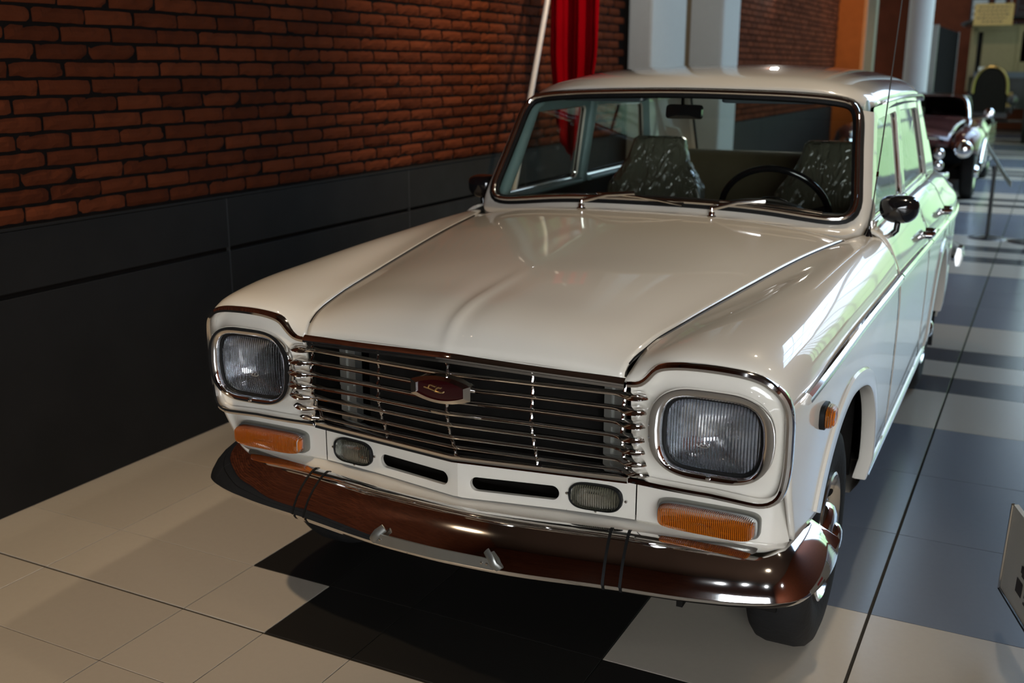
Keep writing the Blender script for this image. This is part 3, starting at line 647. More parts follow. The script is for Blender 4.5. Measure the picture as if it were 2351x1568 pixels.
# ---- valance under the grille
VX = [0, .1, .28, .42, .60, .70, .735, .757]; VV = [-.034, -.016, .014, .030, .030, .038, .050, .075]
def vy(x): return c1(abs(x), VX, VV)
def stadium(x0, x1, zc, h, n=48):
    out = []
    for i in range(n):
        a = 2*PI*i/n; c, s = math.cos(a), math.sin(a)
        cx = (x1-h if c >= 0 else x0+h); out.append((cx+h*c, zc+h*s))
    return out
ST = stadium(.030, .243, .530, .0175)
for s in (1, -1):
    rect = lin([(.262, .530), (.262, .594), (0, .594), (0, .492), (.262, .492), (.262, .530)], 800); c0 = (.1365, .530); aR = np.arctan2((rect[:, 1]-c0[1])*2.2, rect[:, 0]-c0[0])
    rows = []
    for q in ST+[ST[0]]:
        t = math.atan2((q[1]-c0[1])*2.2*2.2, q[0]-c0[0]); o = rect[int(np.argmin(np.abs(np.angle(np.exp(1j*(aR-t))))))]
        q = np.array(q); row = [(s*q[0], vy(q[0])+.012, q[1]), (s*q[0], vy(q[0])+.001, q[1])]
        for m in (.08, .5, 1): w = q+(o-q)*m; row.append((s*w[0], vy(w[0]), w[1]))
        rows.append(row)
    V, F = gridf(rows)
    rows = [[(s*x, vy(x), z) for x in np.linspace(.262, .4215, 8)] for z in (.594, .54, .492)]; v2, f2 = gridf(rows); k = len(V); V += v2; F += [tuple(i+k for i in q) for q in f2]
    rows = [[(s*x, vy(x)+.012, z) for x in np.linspace(.4215, .4225, 2)] for z in (.594, .492)]
    mesh('valance', V, F, PAINT, CAR, angle=40)
    xs = list(np.linspace(.4245, .70, 14))+[.72, .735, .747, .757]
    rows = [[(s*x, vy(x)+(.0 if z < .6 else 0), z) for x in xs] for z in (.602, .55, .50, .493)]
    rows.append([(s*x, vy(x)+.006, .487) for x in xs]); V, F = gridf(rows); mesh('valance_end', V, F, PAINT, CAR, angle=40)
    # amber indicator
    il = empty('indicator_lamp'); il.parent = CAR; il['label'] = 'amber turn indicator lamp'
    C0 = (.590, .531); yb = .026
    def rr(hw, hh, n=48, p=5): return [(C0[0]+hw*abs(math.cos(a))**(2/p)*(1 if math.cos(a) > 0 else -1)*1.0, C0[1]+hh*abs(math.sin(a))**(2/p)*(1 if math.sin(a) > 0 else -1)) for a in [2*PI*i/n for i in range(n)]]
    def ring(list_): 
        V = []; n_ = 48
        for (hw, hh, y) in list_: V += [(s*x, y+.04*max(0, x-.65), z) for x, z in rr(hw, hh)]
        return V, [(k*n_+i, k*n_+(i+1) % n_, (k+1)*n_+(i+1) % n_, (k+1)*n_+i) for k in range(len(list_)-1) for i in range(n_)]
    V, F = ring([(.114, .033, .034), (.114, .033, .020), (.110, .030, .013), (.106, .026, .012)]); mesh('indicator_base', V, F, STEEL, il)
    V, F = ring([(.106, .0265, .016), (.106, .0265, -.004), (.103, .024, -.012), (.095, .018, -.0145), (.05, .008, -.0155), (.001, .0005, -.016)]); mesh('amber_lens', V, F, AMBER, il, solid=.003, off=-1)
    V, F = ring([(.102, .024, .008), (.05, .012, .019), (.001, .001, .021)]); mesh('indicator_reflector', V, F, AMBREF, il)
    # fog lamp let into the valance
    fl = empty('fog_lamp'); fl.parent = CAR
    fr_ = superring(.330, .535, .048, .030, .011, 48, 4.5)
    V = []; 
    for (m, d) in ((1.07, .012), (1.07, -.010), (1.02, -.013), (.97, -.010)):
        V += [(s*(.330+(x-.330)*m), vy(.33)+d+.10*(x-.33), .535+(z-.535)*m) for x, z in fr_]
    F = [(k*48+i, k*48+(i+1) % 48, (k+1)*48+(i+1) % 48, (k+1)*48+i) for k in range(3) for i in range(48)]; mesh('fog_lamp_rim', V, F, RUBBER, fl)
    rows = [[(s*(.330+(x-.330)*m), vy(.33)-.010-.010*(1-m**3)+.10*(x-.33)*m, .535+(z-.535)*m) for x, z in fr_+[fr_[0]]] for m in np.linspace(0, .98, 8)]; V, F = gridf(rows); mesh('fog_lens', V, F, FOGLENS, fl, solid=.003, off=-1)
    rows = [[(s*(.330+(x-.330)*m), vy(.33)+.030-.034*m*m, .535+(z-.535)*m) for x, z in fr_+[fr_[0]]] for m in np.linspace(0, .97, 8)]; V, F = gridf(rows); mesh('fog_reflector', V, F, GOLD if 0 else REFLECTOR, fl)
    for (x, z) in ((.262, .535), (.400, .533), (.33, .499)):
        V, F = lathe([(0, -.004), (.003, -.003), (.004, 0), (.004, .004)], 12); mesh('screw', [(s*x+y_, vy(x)-.001+x_, z+z_) for x_, y_, z_ in V], F, CHROME2, fl)
# white ledge between valance and bumper
def bp_(x): return c1(abs(x), [0, .16, .425, .60, .72, .78, .80], [-.158, -.150, -.108, -.083, -.050, -.020, .0])
half = [(x, bp_(x)) for x in np.linspace(0, .72, 16)]+[(.762, -.030), (.797, .000), (.820, .045), (.832, .10), (.838, .16), (.839, .22), (.836, .275)]
HB = spl(half, 60)
ledge = []
for i in range(0, 56):
    x, y = HB[i]; t = min(1, i/45)
    T = HB[min(i+1, 59)]-HB[max(i-1, 0)]; T /= np.linalg.norm(T); Nn = np.array([-T[1], T[0]])
    q = HB[i]+Nn*.095; 
    if q[0] > .757: vin = (.757+.012*min(1, (q[1]-.02)/.2), max(q[1], .075))
    else: vin = (min(x, .757), vy(min(x, .757))+.004)
    ledge.append([(q[0], q[1], .474), ((q[0]+vin[0])/2, (q[1]+vin[1])/2, .482), (vin[0], vin[1], .488), (vin[0]-.01, vin[1]+.03, .488)])
Lr = np.array(ledge); L_full = np.array([[(-a[0], a[1], a[2]) for a in row] for row in Lr[::-1]]+[list(map(tuple, r_)) for r_ in Lr[1:]])
V, F = gridf(L_full); mesh('bumper_ledge', V, F, PAINT, CAR)
# ---- bumper: one section swept along the nose and round the corners
BS = [(-.106, .474), (-.102, .4815), (-.092, .4845), (-.078, .481), (-.058, .469), (-.038, .452), (-.020, .431), (-.007, .409), (-.001, .396), (.000, .3915), (-.004, .3885), (-.007, .386), (-.008, .382), (-.014, .374), (-.032, .3665), (-.060, .367), (-.064, .373)]
BC = .425
def bumper(pts, refs_n, k=1.0, closed_ends=False, taper=None):
    V = []; m = len(BS)
    for i, ((x, y), nn) in enumerate(zip(pts, refs_n)):
        tp = taper[i] if taper is not None else 1
        for (o, z) in BS:
            zz = BC+(z-BC)*k*tp; oo = -.05+(o+.05)*k if o > -.09 else o; oo = oo*(tp if tp < 1 else 1)
            V.append((x+nn[0]*oo, y+nn[1]*oo, zz+.012*max(0, (x*x+0)**.5-.5)*.6))
    n = len(pts); F = [(i*m+j, i*m+j+1, (i+1)*m+j+1, (i+1)*m+j) for i in range(n-1) for j in range(m-1)]
    if closed_ends: F.append(tuple(range((n-1)*m, n*m)))
    return V, F
def bnorm(P):
    o = []
    for i in range(len(P)):
        T = P[min(i+1, len(P)-1)]-P[max(i-1, 0)]; T /= np.linalg.norm(T); o.append((T[1], -T[0]))
    return o
NB = bnorm(HB)
def seg(x0, x1):
    xs = np.linspace(x0, x1, 24); P = np.array([(x, bp_(x)) for x in xs]); return P, bnorm(P)
P, Nn = seg(-.398, .398); Vc, Fc = bumper(P, Nn)
bmp = mesh('bumper', Vc, Fc, CHROME, CAR, angle=25)
for s in (1, -1):
    P, Nn = seg(.402, .436); V, F = bumper(P, Nn)
    mesh('bumper_band', V if s > 0 else mir(V), F, CHROME, bmp, angle=25)
    for xx in (.400, .438):
        P, Nn = seg(xx-.0032, xx+.0032); V, F = bumper(P, Nn, 1.018); mesh('rubber_seal', V if s > 0 else mir(V), F, RUBBER, bmp, angle=25)
    i0 = next(i for i in range(60) if HB[i][0] > .441)
    P = np.vstack([[(.440, bp_(.440))], HB[i0:]]); n = len(P); s_ = np.r_[0, np.cumsum(np.hypot(*np.diff(P, axis=0).T))]; rem = s_[-1]-s_
    tap = [min(1, math.sqrt(max(0.0, 1-(1-min(1, q/.045))**2))*.9+.1) if q < .045 else 1 for q in rem]
    V, F = bumper(P, bnorm(P), 1, True, tap); mesh('bumper_corner', V if s > 0 else mir(V), F if s > 0 else [tuple(reversed(q)) for q in F], CHROME, bmp, angle=30)
# number plate bracket below the bumper face
pp = [(x, bp_(x)-.003, .402) for x in np.linspace(-.156, .156, 12)]
V, F = sweep(pp, [(-.016, -.001), (-.016, .003), (.010, .003), (.010, -.001)], (0, -1, 0)); pb = mesh('plate_bracket', V, F, STEEL, CAR, smooth=False)
for s in (1, -1):
    b = MB().tube([(s*.168, bp_(.168)-.002, .395), (s*.158, bp_(.16)-.010, .408), (s*.150, bp_(.15)-.006, .420), (s*.135, bp_(.13)+.004, .432)], .010, 8, flat=.4, ref=(0, -1, 0)); b.build('bracket_clip', STEEL, pb)
for x in (-.142, .128, .141):
    V, F = lathe([(0, -.003), (.003, -.002), (.004, 0), (.004, .003)], 12); mesh('screw', [(x+y_, bp_(x)-.006+x_, .405+z_) for x_, y_, z_ in V], F, CHROME2, pb)
# ---- side marker lamps
for s in (1, -1):
    ml = empty('side_marker_lamp'); ml.parent = CAR
    y0, z0 = .235, .733; x0 = sidex(y0, z0)
    def rr2(hy, hz, x, p=3): return [(s*x, y0+hy*abs(math.cos(a))**(2/p)*(1 if math.cos(a) > 0 else -1), z0+hz*abs(math.sin(a))**(2/p)*(1 if math.sin(a) > 0 else -1)) for a in [2*PI*i/28 for i in range(28)]]
    def rg2(L): 
        V = []
        for a in L: V += rr2(*a)
        return V, [(k*28+i, k*28+(i+1) % 28, (k+1)*28+(i+1) % 28, (k+1)*28+i) for k in range(len(L)-1) for i in range(28)]
    V, F = rg2([(.040, .029, x0-.006), (.040, .029, x0+.008), (.036, .025, x0+.010)]); mesh('marker_base', V, F, RUBBER, ml)
    V, F = rg2([(.037, .026, x0+.008), (.035, .024, x0+.020), (.028, .018, x0+.027), (.001, .001, x0+.029)]); mesh('marker_lens', V, F, AMBER, ml)
# ---- wheels
def wheel(x, y, s, front=True):
    w = empty('wheel', (0, 0, 0)); w.parent = CAR; w.location = (s*x, y, .295)
    xo = .0
    prof = [(.170, -.150), (.200, -.158), (.240, -.160), (.272, -.152), (.288, -.138), (.295, -.115), (.295, -.045), (.288, -.022), (.272, -.008), (.245, .000), (.215, -.001), (.190, -.006), (.172, -.012), (.168, -.02)]
    V, F = lathe(prof, 72); V = [(s*a, b_, c_) for a, b_, c_ in V]; mesh('tyre', V, F, TYRE, w)
    for hgt in (-.062, -.080, -.098):
        V, F = lathe([(.2955, hgt-.002), (.2965, hgt)], 48)
    prof = [(.172, -.013), (.170, -.004), (.163, -.001), (.158, -.008), (.152, -.030), (.138, -.036), (.120, -.026), (.098, -.020), (.090, -.024)]
    V, F = lathe(prof, 64); V = [(s*a, b_, c_) for a, b_, c_ in V]; mesh('rim', V, F, CHROME2, w)
    V, F = lathe([(.094, -.024), (.090, -.010), (.080, .004), (.060, .012), (.040, .013), (.036, .022), (.022, .030), (0, .032)], 48); V = [(s*a, b_, c_) for a, b_, c_ in V]; mesh('hub_cap', V, F, CHROME, w)
    for i in range(10):
        a = 2*PI*i/10; b = MB(); c0 = (s*-.026, .131*math.cos(a), .131*math.sin(a)); ring_ = []
        for k in range(14):
            t = 2*PI*k/14; rr_ = .131+.011*math.sin(t); aa = a+.14*math.cos(t); ring_.append((s*(-.0275+.012*math.sin(t)), rr_*math.cos(aa), rr_*math.sin(aa)))
        b.add([c0]+ring_, [(0, k+1, (k+1) % 14+1) for k in range(14)]); b.build('rim_slot', DARK, w, smooth=False)
    return w
for s in (1, -1):
    wheel(.772, .571, s); wheel(.785, 3.10, s)
# ---- underside and hidden structure
b = MB(); b.box((-.70, .98, .22), (.70, 2.75, .28)); b.box((-.52, .30, .22), (.52, 1.0, .42)); b.box((-.50, 2.7, .25), (.50, 3.6, .45)); b.box((-.60, 3.5, .28), (.60, 4.15, .48))
b.box((-.03, .57-.03, .2), (.03, 3.1, .27)); b.box((-.70, .54, .27), (.70, .60, .32)); b.box((-.70, 3.07, .27), (.70, 3.13, .32)); b.build('underbody', DARK, CAR, smooth=False)
for s in (1, -1):
    for (xa, xb, ya, yb_, za, zb_) in ((.50, .515, .12, 1.27, .25, .86), (.5, .735, 1.15, 1.165, .25, .90), (.5, .735, .10, .115, .30, .60), (.5, .515, 2.72, 3.55, .25, .9), (.5, .80, 2.735, 2.75, .24, .6), (.5, .80, 3.50, 3.515, .27, .8)):
        x0, x1 = sorted((s*xa, s*xb)); box('inner_arch', (x0, ya, za), (x1, yb_, zb_), DARK, CAR)
b = MB(); b.box((-.66, 1.30, .28), (.66, 1.33, .955)); b.build('firewall', DARK, CAR, smooth=False)
for s in (1, -1):
    x0, x1 = sorted((s*.60, s*.79)); box('mud_flap', (x0, 3.56, .10), (x1, 3.572, .36), RUBBER, CAR)
V, F = [], []
b = MB(); rb = [(-.78, 4.10), (-.84, 4.16), (-.80, 4.26), (-.4, 4.30), (0, 4.31), (.4, 4.30), (.80, 4.26), (.845, 4.16), (.84, 4.02)]
V, F = sweep([(x, y, .49) for x, y in rb], [(-.05, 0), (-.045, .02), (0, .03), (.045, .02), (.05, 0), (0, -.01)], (0, 1, 0), refs=[(x, (y-3.9)*2, 0) for x, y in rb]); mesh('rear_bumper', V, F, CHROME, CAR)
# ---- interior
din = empty('cabin_interior'); din.parent = CAR
rows = [[(x, y+.02*(abs(x)/.6)**2, z) for x in np.linspace(-.62, .62, 14)] for y, z in ((1.37, 1.0), (1.44, 1.012), (1.56, 1.008), (1.64, .985), (1.66, .93), (1.64, .80), (1.60, .62))]
V, F = gridf(rows); mesh('dashboard', V, F, BLACKVINYL, din)
rows = [[(.30+x, 1.62+.05*0+y, 1.0+z) for x, z in [(-.16+.32*t, .035*math.sin(PI*t)**.5) for t in np.linspace(0, 1, 12)]] for y in (-.05, .03)]; V, F = gridf(rows); mesh('instrument_hood', V, F, BLACKVINYL, din, solid=.01)
sw = empty('steering_wheel'); sw.parent = CAR
ax = Vector((0, .82, .42)).normalized(); uu = Vector((1, 0, 0)); vv = ax.cross(uu); C0 = Vector((.295, 1.90, .945))
b = MB().tube([tuple(C0+uu*.203*math.cos(a)+vv*.203*math.sin(a)) for a in np.linspace(0, 2*PI, 61)[:-1]], .0125, 12, True, ref=tuple(ax)); b.build('wheel_rim', BLACKGLOSS, sw)
b = MB().tube([tuple(C0+uu*.10*math.cos(a)+vv*.10*math.sin(a)-ax*.03) for a in np.linspace(0, 2*PI, 41)[:-1]], .003, 8, True, ref=tuple(ax)); b.build('horn_ring', CHROME2, sw)
for a in (math.radians(50), math.radians(130+60), math.radians(-12)):
    b = MB().tube([tuple(C0-ax*.035), tuple(C0-ax*.02+(uu*math.cos(a)+vv*math.sin(a))*.12), tuple(C0+(uu*math.cos(a)+vv*math.sin(a))*.20)], .016, 8, flat=.45, ref=tuple(ax)); b.build('spoke', BLACKGLOSS, sw)
b = MB().tube([tuple(C0-ax*.03), tuple(C0-ax*.07)], .035, 20, ref=(1, 0, 0)); b.build('horn_button', BLACKGLOSS, sw)
b = MB().tube([tuple(C0-ax*.06), tuple(C0-ax*.40)], .022, 12, ref=(1, 0, 0)); b.build('steering_column', BLACKVINYL, sw)
def seat(cx, label=None):
    s = empty('front_seat', (cx, 2.30, .30)); s.parent = CAR
    rows = []
    prof = [(.30, .225, .06), (.42, .235, .08), (.55, .235, .085), (.66, .225, .075), (.72, .185, .06), (.78, .145, .055), (.83, .130, .05), (.868, .122, .045), (.880, .105, .03)]
    P = []
    for z, hw, th in prof:
        lean = .22*(z-.30); ring_ = []
        for i in range(28):
            a = 2*PI*i/28; c, q = math.cos(a), math.sin(a); ring_.append((hw*abs(c)**.55*(1 if c > 0 else -1), .16+lean+th*abs(q)**.6*(1 if q > 0 else -1), z))
        P.append(ring_+[ring_[0]])
    V, F = gridf(P); F.append(tuple(range(len(V)-29, len(V)-1))); 
    mesh('seat_back', V, F, SEATP, s)
    P = []
    for z, k in ((.05, .93), (.08, 1), (.17, 1), (.20, .95), (.21, .8)):
        P.append([(.24*k*abs(math.cos(a))**.4*(1 if math.cos(a) > 0 else -1), -.02+.24*k*abs(math.sin(a))**.4*(1 if math.sin(a) > 0 else -1), z) for a in [2*PI*i/28 for i in range(29)]])
    V, F = gridf(P); F.append(tuple(range(len(V)-29, len(V)-1))); mesh('seat_cushion', V, F, SEAT, s)
m, N, L, b_ = newmat('plastic_covered_vinyl'); SEATP = m
b_.inputs['Base Color'].default_value = (.13, .125, .09, 1); b_.inputs['Roughness'].default_value = .22; b_.inputs['Coat Weight'].default_value = .8; b_.inputs['Coat Roughness'].default_value = .06
tc = N.new('ShaderNodeTexCoord'); mp = N.new('ShaderNodeMapping'); mp.inputs['Scale'].default_value = (14, 14, 4); nz = N.new('ShaderNodeTexNoise'); nz.inputs['Scale'].default_value = 1; nz.inputs['Distortion'].default_value = 2.5
bb = N.new('ShaderNodeBump'); bb.inputs['Strength'].default_value = .9; bb.inputs['Distance'].default_value = .03
L.new(tc.outputs['Object'], mp.inputs[0]); L.new(mp.outputs[0], nz.inputs['Vector']); L.new(nz.outputs['Fac'], bb.inputs['Height']); L.new(bb.outputs[0], b_.inputs['Normal']); L.new(bb.outputs[0], b_.inputs['Coat Normal'])
seat(-.385); seat(.385)
P = []
for z, th, hw in ((.60, .10, .60), (.80, .10, .62), (.98, .09, .63), (1.045, .07, .62), (1.068, .04, .60)):
    P.append([(hw*abs(math.cos(a))**.25*(1 if math.cos(a) > 0 else -1), 3.22+.25*(z-.6)+th*abs(math.sin(a))**.6*(1 if math.sin(a) > 0 else -1), z) for a in [2*PI*i/40 for i in range(41)]])
V, F = gridf(P); F.append(tuple(range(len(V)-41, len(V)-1))); mesh('rear_seat_back', V, F, pm('brown_vinyl', (.17, .135, .075), .5, noise=.15), CAR)
box('rear_seat_cushion', (-.62, 2.75, .45), (.62, 3.25, .66), SEAT, CAR, .03)
box('parcel_shelf', (-.64, 3.35, .94), (.64, 3.82, .955), BLACKVINYL, CAR)
for s in (1, -1):        # door cards and painted inner pillars
    rows = [[(s*(sidex(2, z)-.07 if z < .9 else .655), y, z) for z in (.30, .5, .7, .88, .985)] for y in np.linspace(1.42, 3.35, 12)]; V, F = gridf(rows); mesh('door_card', V, F, pm('door_card_vinyl', (.045, .05, .045), .5, noise=.1), CAR)
    b = MB().tube([(s*.655, 1.50, .99), (s*.630, 1.60, 1.16), (s*.612, 1.70, 1.33), (s*.60, 1.76, 1.365)], .024, 14, ref=(s, 0, 0)); b.build('inner_pillar', PAINT_IN, CAR)
    b = MB().tube([(s*.672, 2.35, .985), (s*.640, 2.35, 1.20), (s*.612, 2.34, 1.36)], .028, 12, flat=.6, ref=(s, 0, 0)); b.build('inner_pillar', PAINT_IN, CAR)
    b = MB().tube([(s*.655, 1.56, .992), (s*.655, 2.3, .992)], .012, 10, ref=(s, 0, 0)); b.build('inner_sill', PAINT_IN, CAR)
    b = MB().tube([(s*.655, 2.40, .995), (s*.655, 3.2, .995)], .012, 10, ref=(s, 0, 0)); b.build('inner_sill', PAINT_IN, CAR)
mir_ = empty('interior_mirror'); mir_.parent = CAR
b = MB(); L3 = loop3([(-.064, 1.302), (.070, 1.302), (.070, 1.352), (-.062, 1.354)], .014); n = len(L3)
V = [(x, 1.665, z) for x, z in L3]+[(x*.98, 1.645, 1.328+(z-1.328)*.94) for x, z in L3]; V.append((0, 1.64, 1.328))
F = [(i, (i+1) % n, n+(i+1) % n, n+i) for i in range(n)]+[(n+i, n+(i+1) % n, 2*n) for i in range(n)]; mesh('mirror_back', V, F, BLACKGLOSS, mir_)
V = [(x, 1.665, z) for x, z in L3]; mesh('mirror_glass', V, [tuple(range(n))], CHROME, mir_, smooth=False)
MB().tube([(0, 1.65, 1.33), (-.005, 1.66, 1.36), (-.01, 1.68, 1.40)], .006, 8).build('mirror_stem', CHROME2, mir_)
for x0, x1 in ((-.50, -.16), (.12, .46)):
    rows = []
    b = MB(); Lv = loop3([(x0, 1.70), (x1, 1.70), (x1, 1.84), (x0, 1.84)], .03); n = len(Lv)
    V = [(x, y, 1.358+.25*(y-1.70)) for x, y in Lv]+[(x, y, 1.375+.25*(y-1.70)) for x, y in Lv]
    mesh('sun_visor', V, [tuple(range(n)), tuple(range(2*n-1, n-1, -1))]+[(i, (i+1) % n, n+(i+1) % n, n+i) for i in range(n)], pm('visor_vinyl', (.07, .085, .10), .35, noise=.1), CAR, bevel=.004)
# ---- wipers
def wiper(x, blade_end, ln):
    w = empty('wiper'); w.parent = CAR; px, py, pz = wsS(x, 1.020); py -= .022
    V, F = lathe([(0, .030), (.005, .029), (.008, .022), (.007, .012), (.011, .008), (.012, 0), (.018, -.004), (.018, -.010)], 18, 'z'); V = [(px+a, py+b_, pz-.012+c_) for a, b_, c_ in V]; mesh('wiper_spindle', V, F, CHROME, w)
    q = wsS(*blade_end); d = np.array([0, -.030, .012]); a0 = np.array([px, py, pz+.008]); a1 = np.array(q)+d
    MB().tube([tuple(a0), tuple(a0*.5+a1*.5+np.array([0, -.010, .010])), tuple(a1)], .0045, 8, flat=1.6).build('wiper_arm', CHROME2, w)
    t0 = np.array(wsS(a1[0]-ln*.42, blade_end[1]+.0))+np.array([0, -.020, .004]); t1 = np.array(wsS(a1[0]+ln*.5, blade_end[1]-.022))+np.array([0, -.020, .004])
    tm = (t0+t1)/2+np.array([0, -.012, .008])
    MB().tube([tuple(t0), tuple((t0+tm)/2+np.array([0, -.004, .002])), tuple(tm), tuple((t1+tm)/2+np.array([0, -.004, .002])), tuple(t1)], .004, 8).build('blade_bridge', CHROME2, w)
    MB().tube([tuple(t0+np.array([0, .010, -.003])), tuple((t0+t1)/2+np.array([0, .008, -.002])), tuple(t1+np.array([0, .010, -.003]))], .004, 6, flat=1.5).build('blade_rubber', RUBBER, w)
wiper(-.262, (-.07, 1.052), .34); wiper(.205, (.375, 1.048), .36)
# ---- door mirrors and antenna
for s in (1, -1):
    dm = empty('door_mirror'); dm.parent = CAR; cx, cy, cz = s*.767, 1.57, 1.034
    rows = []
    for i in range(13):
        t = i/12; 
        ring_ = []
        for k in range(28):
            a = 2*PI*k/28; c, q = math.cos(a), math.sin(a)
            rx = .063*abs(c)**.75*(1 if c > 0 else -1); rz = (.036 if q > 0 else .056)*abs(q)**(.62 if q > 0 else .85)*(1 if q > 0 else -1)
            kx = math.sqrt(max(0, 1-(1-t)**2.4)) if t > 0 else .001
            ring_.append((cx+rx*kx, cy-.045+.065*t, cz+.008+rz*kx))
        rows.append(ring_+[ring_[0]])
    V, F = gridf(rows); mesh('mirror_housing', V, F, BLACKGLOSS, dm)
    V = [(x, y-.003, z) for x, y, z in rows[-1][:-1]]; mesh('mirror_glass', V, [tuple(range(28))], CHROME, dm, smooth=False)
    MB().tube([(cx, cy, cz-.045), (cx-s*.002, cy+.0, cz-.07), (cx-s*.018, cy, cz-.088), (cx-s*.028, cy, cz-.094)], .010, 10, ref=(0, 1, 0)).build('mirror_stalk', BLACKGLOSS, dm)
    V, F = lathe([(0, .008), (.016, .006), (.022, 0), (.022, -.012)], 20, 'z'); mesh('stalk_foot', [(cx-s*.032+a, cy+b_, cz-.102+c_) for a, b_, c_ in V], F, CHROME, dm)
an = empty('antenna'); an.parent = CAR
V, F = lathe([(0, .038), (.004, .036), (.0055, .02), (.008, .014), (.012, .004), (.017, -.004), (.017, -.010)], 16, 'z'); mesh('antenna_foot', [(.703+a, 1.385+b_, .963+c_) for a, b_, c_ in V], F, BLACKGLOSS, an)
MB().tube([(.703, 1.385, .99), (.712, 1.445, 1.26), (.7255, 1.53, 1.75)], .0022, 6).build('antenna_mast', STEEL, an)
MB().tube([(.7085, 1.42, 1.15), (.709, 1.424, 1.165)], .004, 8).build('antenna_collar', CHROME, an)
# ================================================================ THE HALL (objects turned by -PSI: local coordinates are hall coordinates)
def hall(o): o.rotation_euler = (0, 0, -PSI); return o
def tile_mesh(w, d):
    b = .0005; V = [(0, 0, -.012), (w, 0, -.012), (w, d, -.012), (0, d, -.012), (0, 0, -b), (w, 0, -b), (w, d, -b), (0, d, -b), (b, b, 0), (w-b, b, 0), (w-b, d-b, 0), (b, d-b, 0)]
    return V, [(0, 1, 5, 4), (1, 2, 6, 5), (2, 3, 7, 6), (3, 0, 4, 7), (4, 5, 9, 8), (5, 6, 10, 9), (6, 7, 11, 10), (7, 4, 8, 11), (8, 9, 10, 11)]
floor = hall(MB().box((-1.95, -5.1, -.10), (6.6, 28, -.0035)).build('floor', GROUT, None, smooth=False)); tag(floor, kind='structure')
XL = [-1.869, -1.434, -.873, -.585, -.30, .28, .859]+[.859+.583*k for k in range(1, 10)]
YL = [-5.1, -4.5, -3.9, -3.3, -2.70, -2.11, -1.53, -.95, -.66, -.38, -.08, .216]
for k in range(7): YL += [.773+3.77*k+o for o in (0, .583, 1.166, 1.75, 2.31, 2.59, 2.89, 3.165)]
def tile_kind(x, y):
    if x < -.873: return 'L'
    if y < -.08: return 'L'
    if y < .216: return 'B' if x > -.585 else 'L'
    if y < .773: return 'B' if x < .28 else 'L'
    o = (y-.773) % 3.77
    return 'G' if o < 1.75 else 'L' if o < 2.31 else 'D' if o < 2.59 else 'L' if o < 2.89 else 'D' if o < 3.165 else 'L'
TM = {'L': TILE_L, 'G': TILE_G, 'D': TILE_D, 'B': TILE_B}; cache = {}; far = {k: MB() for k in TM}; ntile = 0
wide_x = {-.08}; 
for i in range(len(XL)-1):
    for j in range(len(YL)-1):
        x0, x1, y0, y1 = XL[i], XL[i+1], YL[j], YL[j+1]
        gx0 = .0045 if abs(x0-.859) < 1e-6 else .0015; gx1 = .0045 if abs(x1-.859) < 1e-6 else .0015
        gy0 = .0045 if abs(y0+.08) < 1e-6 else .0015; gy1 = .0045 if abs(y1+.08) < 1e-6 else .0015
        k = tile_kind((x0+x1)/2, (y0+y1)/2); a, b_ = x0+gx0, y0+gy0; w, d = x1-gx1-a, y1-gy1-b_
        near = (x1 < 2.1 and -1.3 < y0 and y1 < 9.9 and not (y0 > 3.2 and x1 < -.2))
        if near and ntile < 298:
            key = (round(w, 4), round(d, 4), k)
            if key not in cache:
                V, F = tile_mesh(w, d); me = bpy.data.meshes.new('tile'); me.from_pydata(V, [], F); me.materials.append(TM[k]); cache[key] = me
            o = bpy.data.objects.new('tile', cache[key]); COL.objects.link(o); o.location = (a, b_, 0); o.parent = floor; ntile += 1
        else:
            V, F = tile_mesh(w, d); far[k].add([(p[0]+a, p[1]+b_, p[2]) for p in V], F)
for k, nm in (('L', 'cream_tiles'), ('G', 'grey_tiles'), ('D', 'dark_tiles'), ('B', 'black_tiles')):
    if far[k].v: tag(far[k].build(nm, TM[k], floor, smooth=False, recalc=False), kind='stuff')
# ---- left wall: backing, slate dado, bricks
wl = hall(MB().box((-2.05, -5.1, 0), (-1.872, 7.66, 5.6)).build('wall_left', MORTAR, None, smooth=False)); tag(wl, kind='structure')
yj = [-5.1, -4.31, -2.91, -1.51, -.11, 1.29, 2.69, 4.09, 5.49, 5.9]
for a, b_ in zip(yj[:-1], yj[1:]):
    for z0, z1, t in ((0.0, .735, .016), (.752, .955, .016)):
        box('slate_panel', (-1.872, a+.002, z0), (-1.872+t, b_-.002, z1), SLATE, wl, .003)
for a in yj[1:-1]: box('slate_joint', (-1.872, a-.0022, 0), (-1.8563, a+.0022, .955), JOINT, wl)
box('slate_ledge', (-1.872, -5.1, .957), (-1.872+.020, 5.9, .968), SLATE, wl, .002)
rnd = random.Random(3)
def brick_mesh(seed, L_=.208, H_=.047, T=.026):
    g = random.Random(seed); nx, nz = 7, 3; V = []; F = []
    for i in range(nx+1):
        for j in range(nz+1):
            ex = i in (0, nx); ez_ = j in (0, nz)
            y = L_*i/nx+(g.uniform(-.002, .002)); z = H_*j/nz+g.uniform(-.0018, .0018)
            x = -.007*(ex or ez_)-.004*(ex and ez_)+g.uniform(-.0022, .0022)+(g.uniform(-.006, 0) if g.random() < .12 else 0)
            V.append((x, y, z))
    F = [(i*(nz+1)+j, (i+1)*(nz+1)+j, (i+1)*(nz+1)+j+1, i*(nz+1)+j+1) for i in range(nx) for j in range(nz)]
    n = len(V); B0 = [(-T, 0, 0), (-T, L_, 0), (-T, L_, H_), (-T, 0, H_)]; V += B0
    bot = [i*(nz+1) for i in range(nx+1)]; topi = [i*(nz+1)+nz for i in range(nx+1)]; lf = list(range(nz+1)); rg = [nx*(nz+1)+j for j in range(nz+1)]
    F += [tuple(bot[::-1]+[n, n+1]), tuple(topi+[n+2, n+3]), tuple(lf+[n+3, n]), tuple(rg[::-1]+[n+1, n+2])]
    return V, F
BM = []
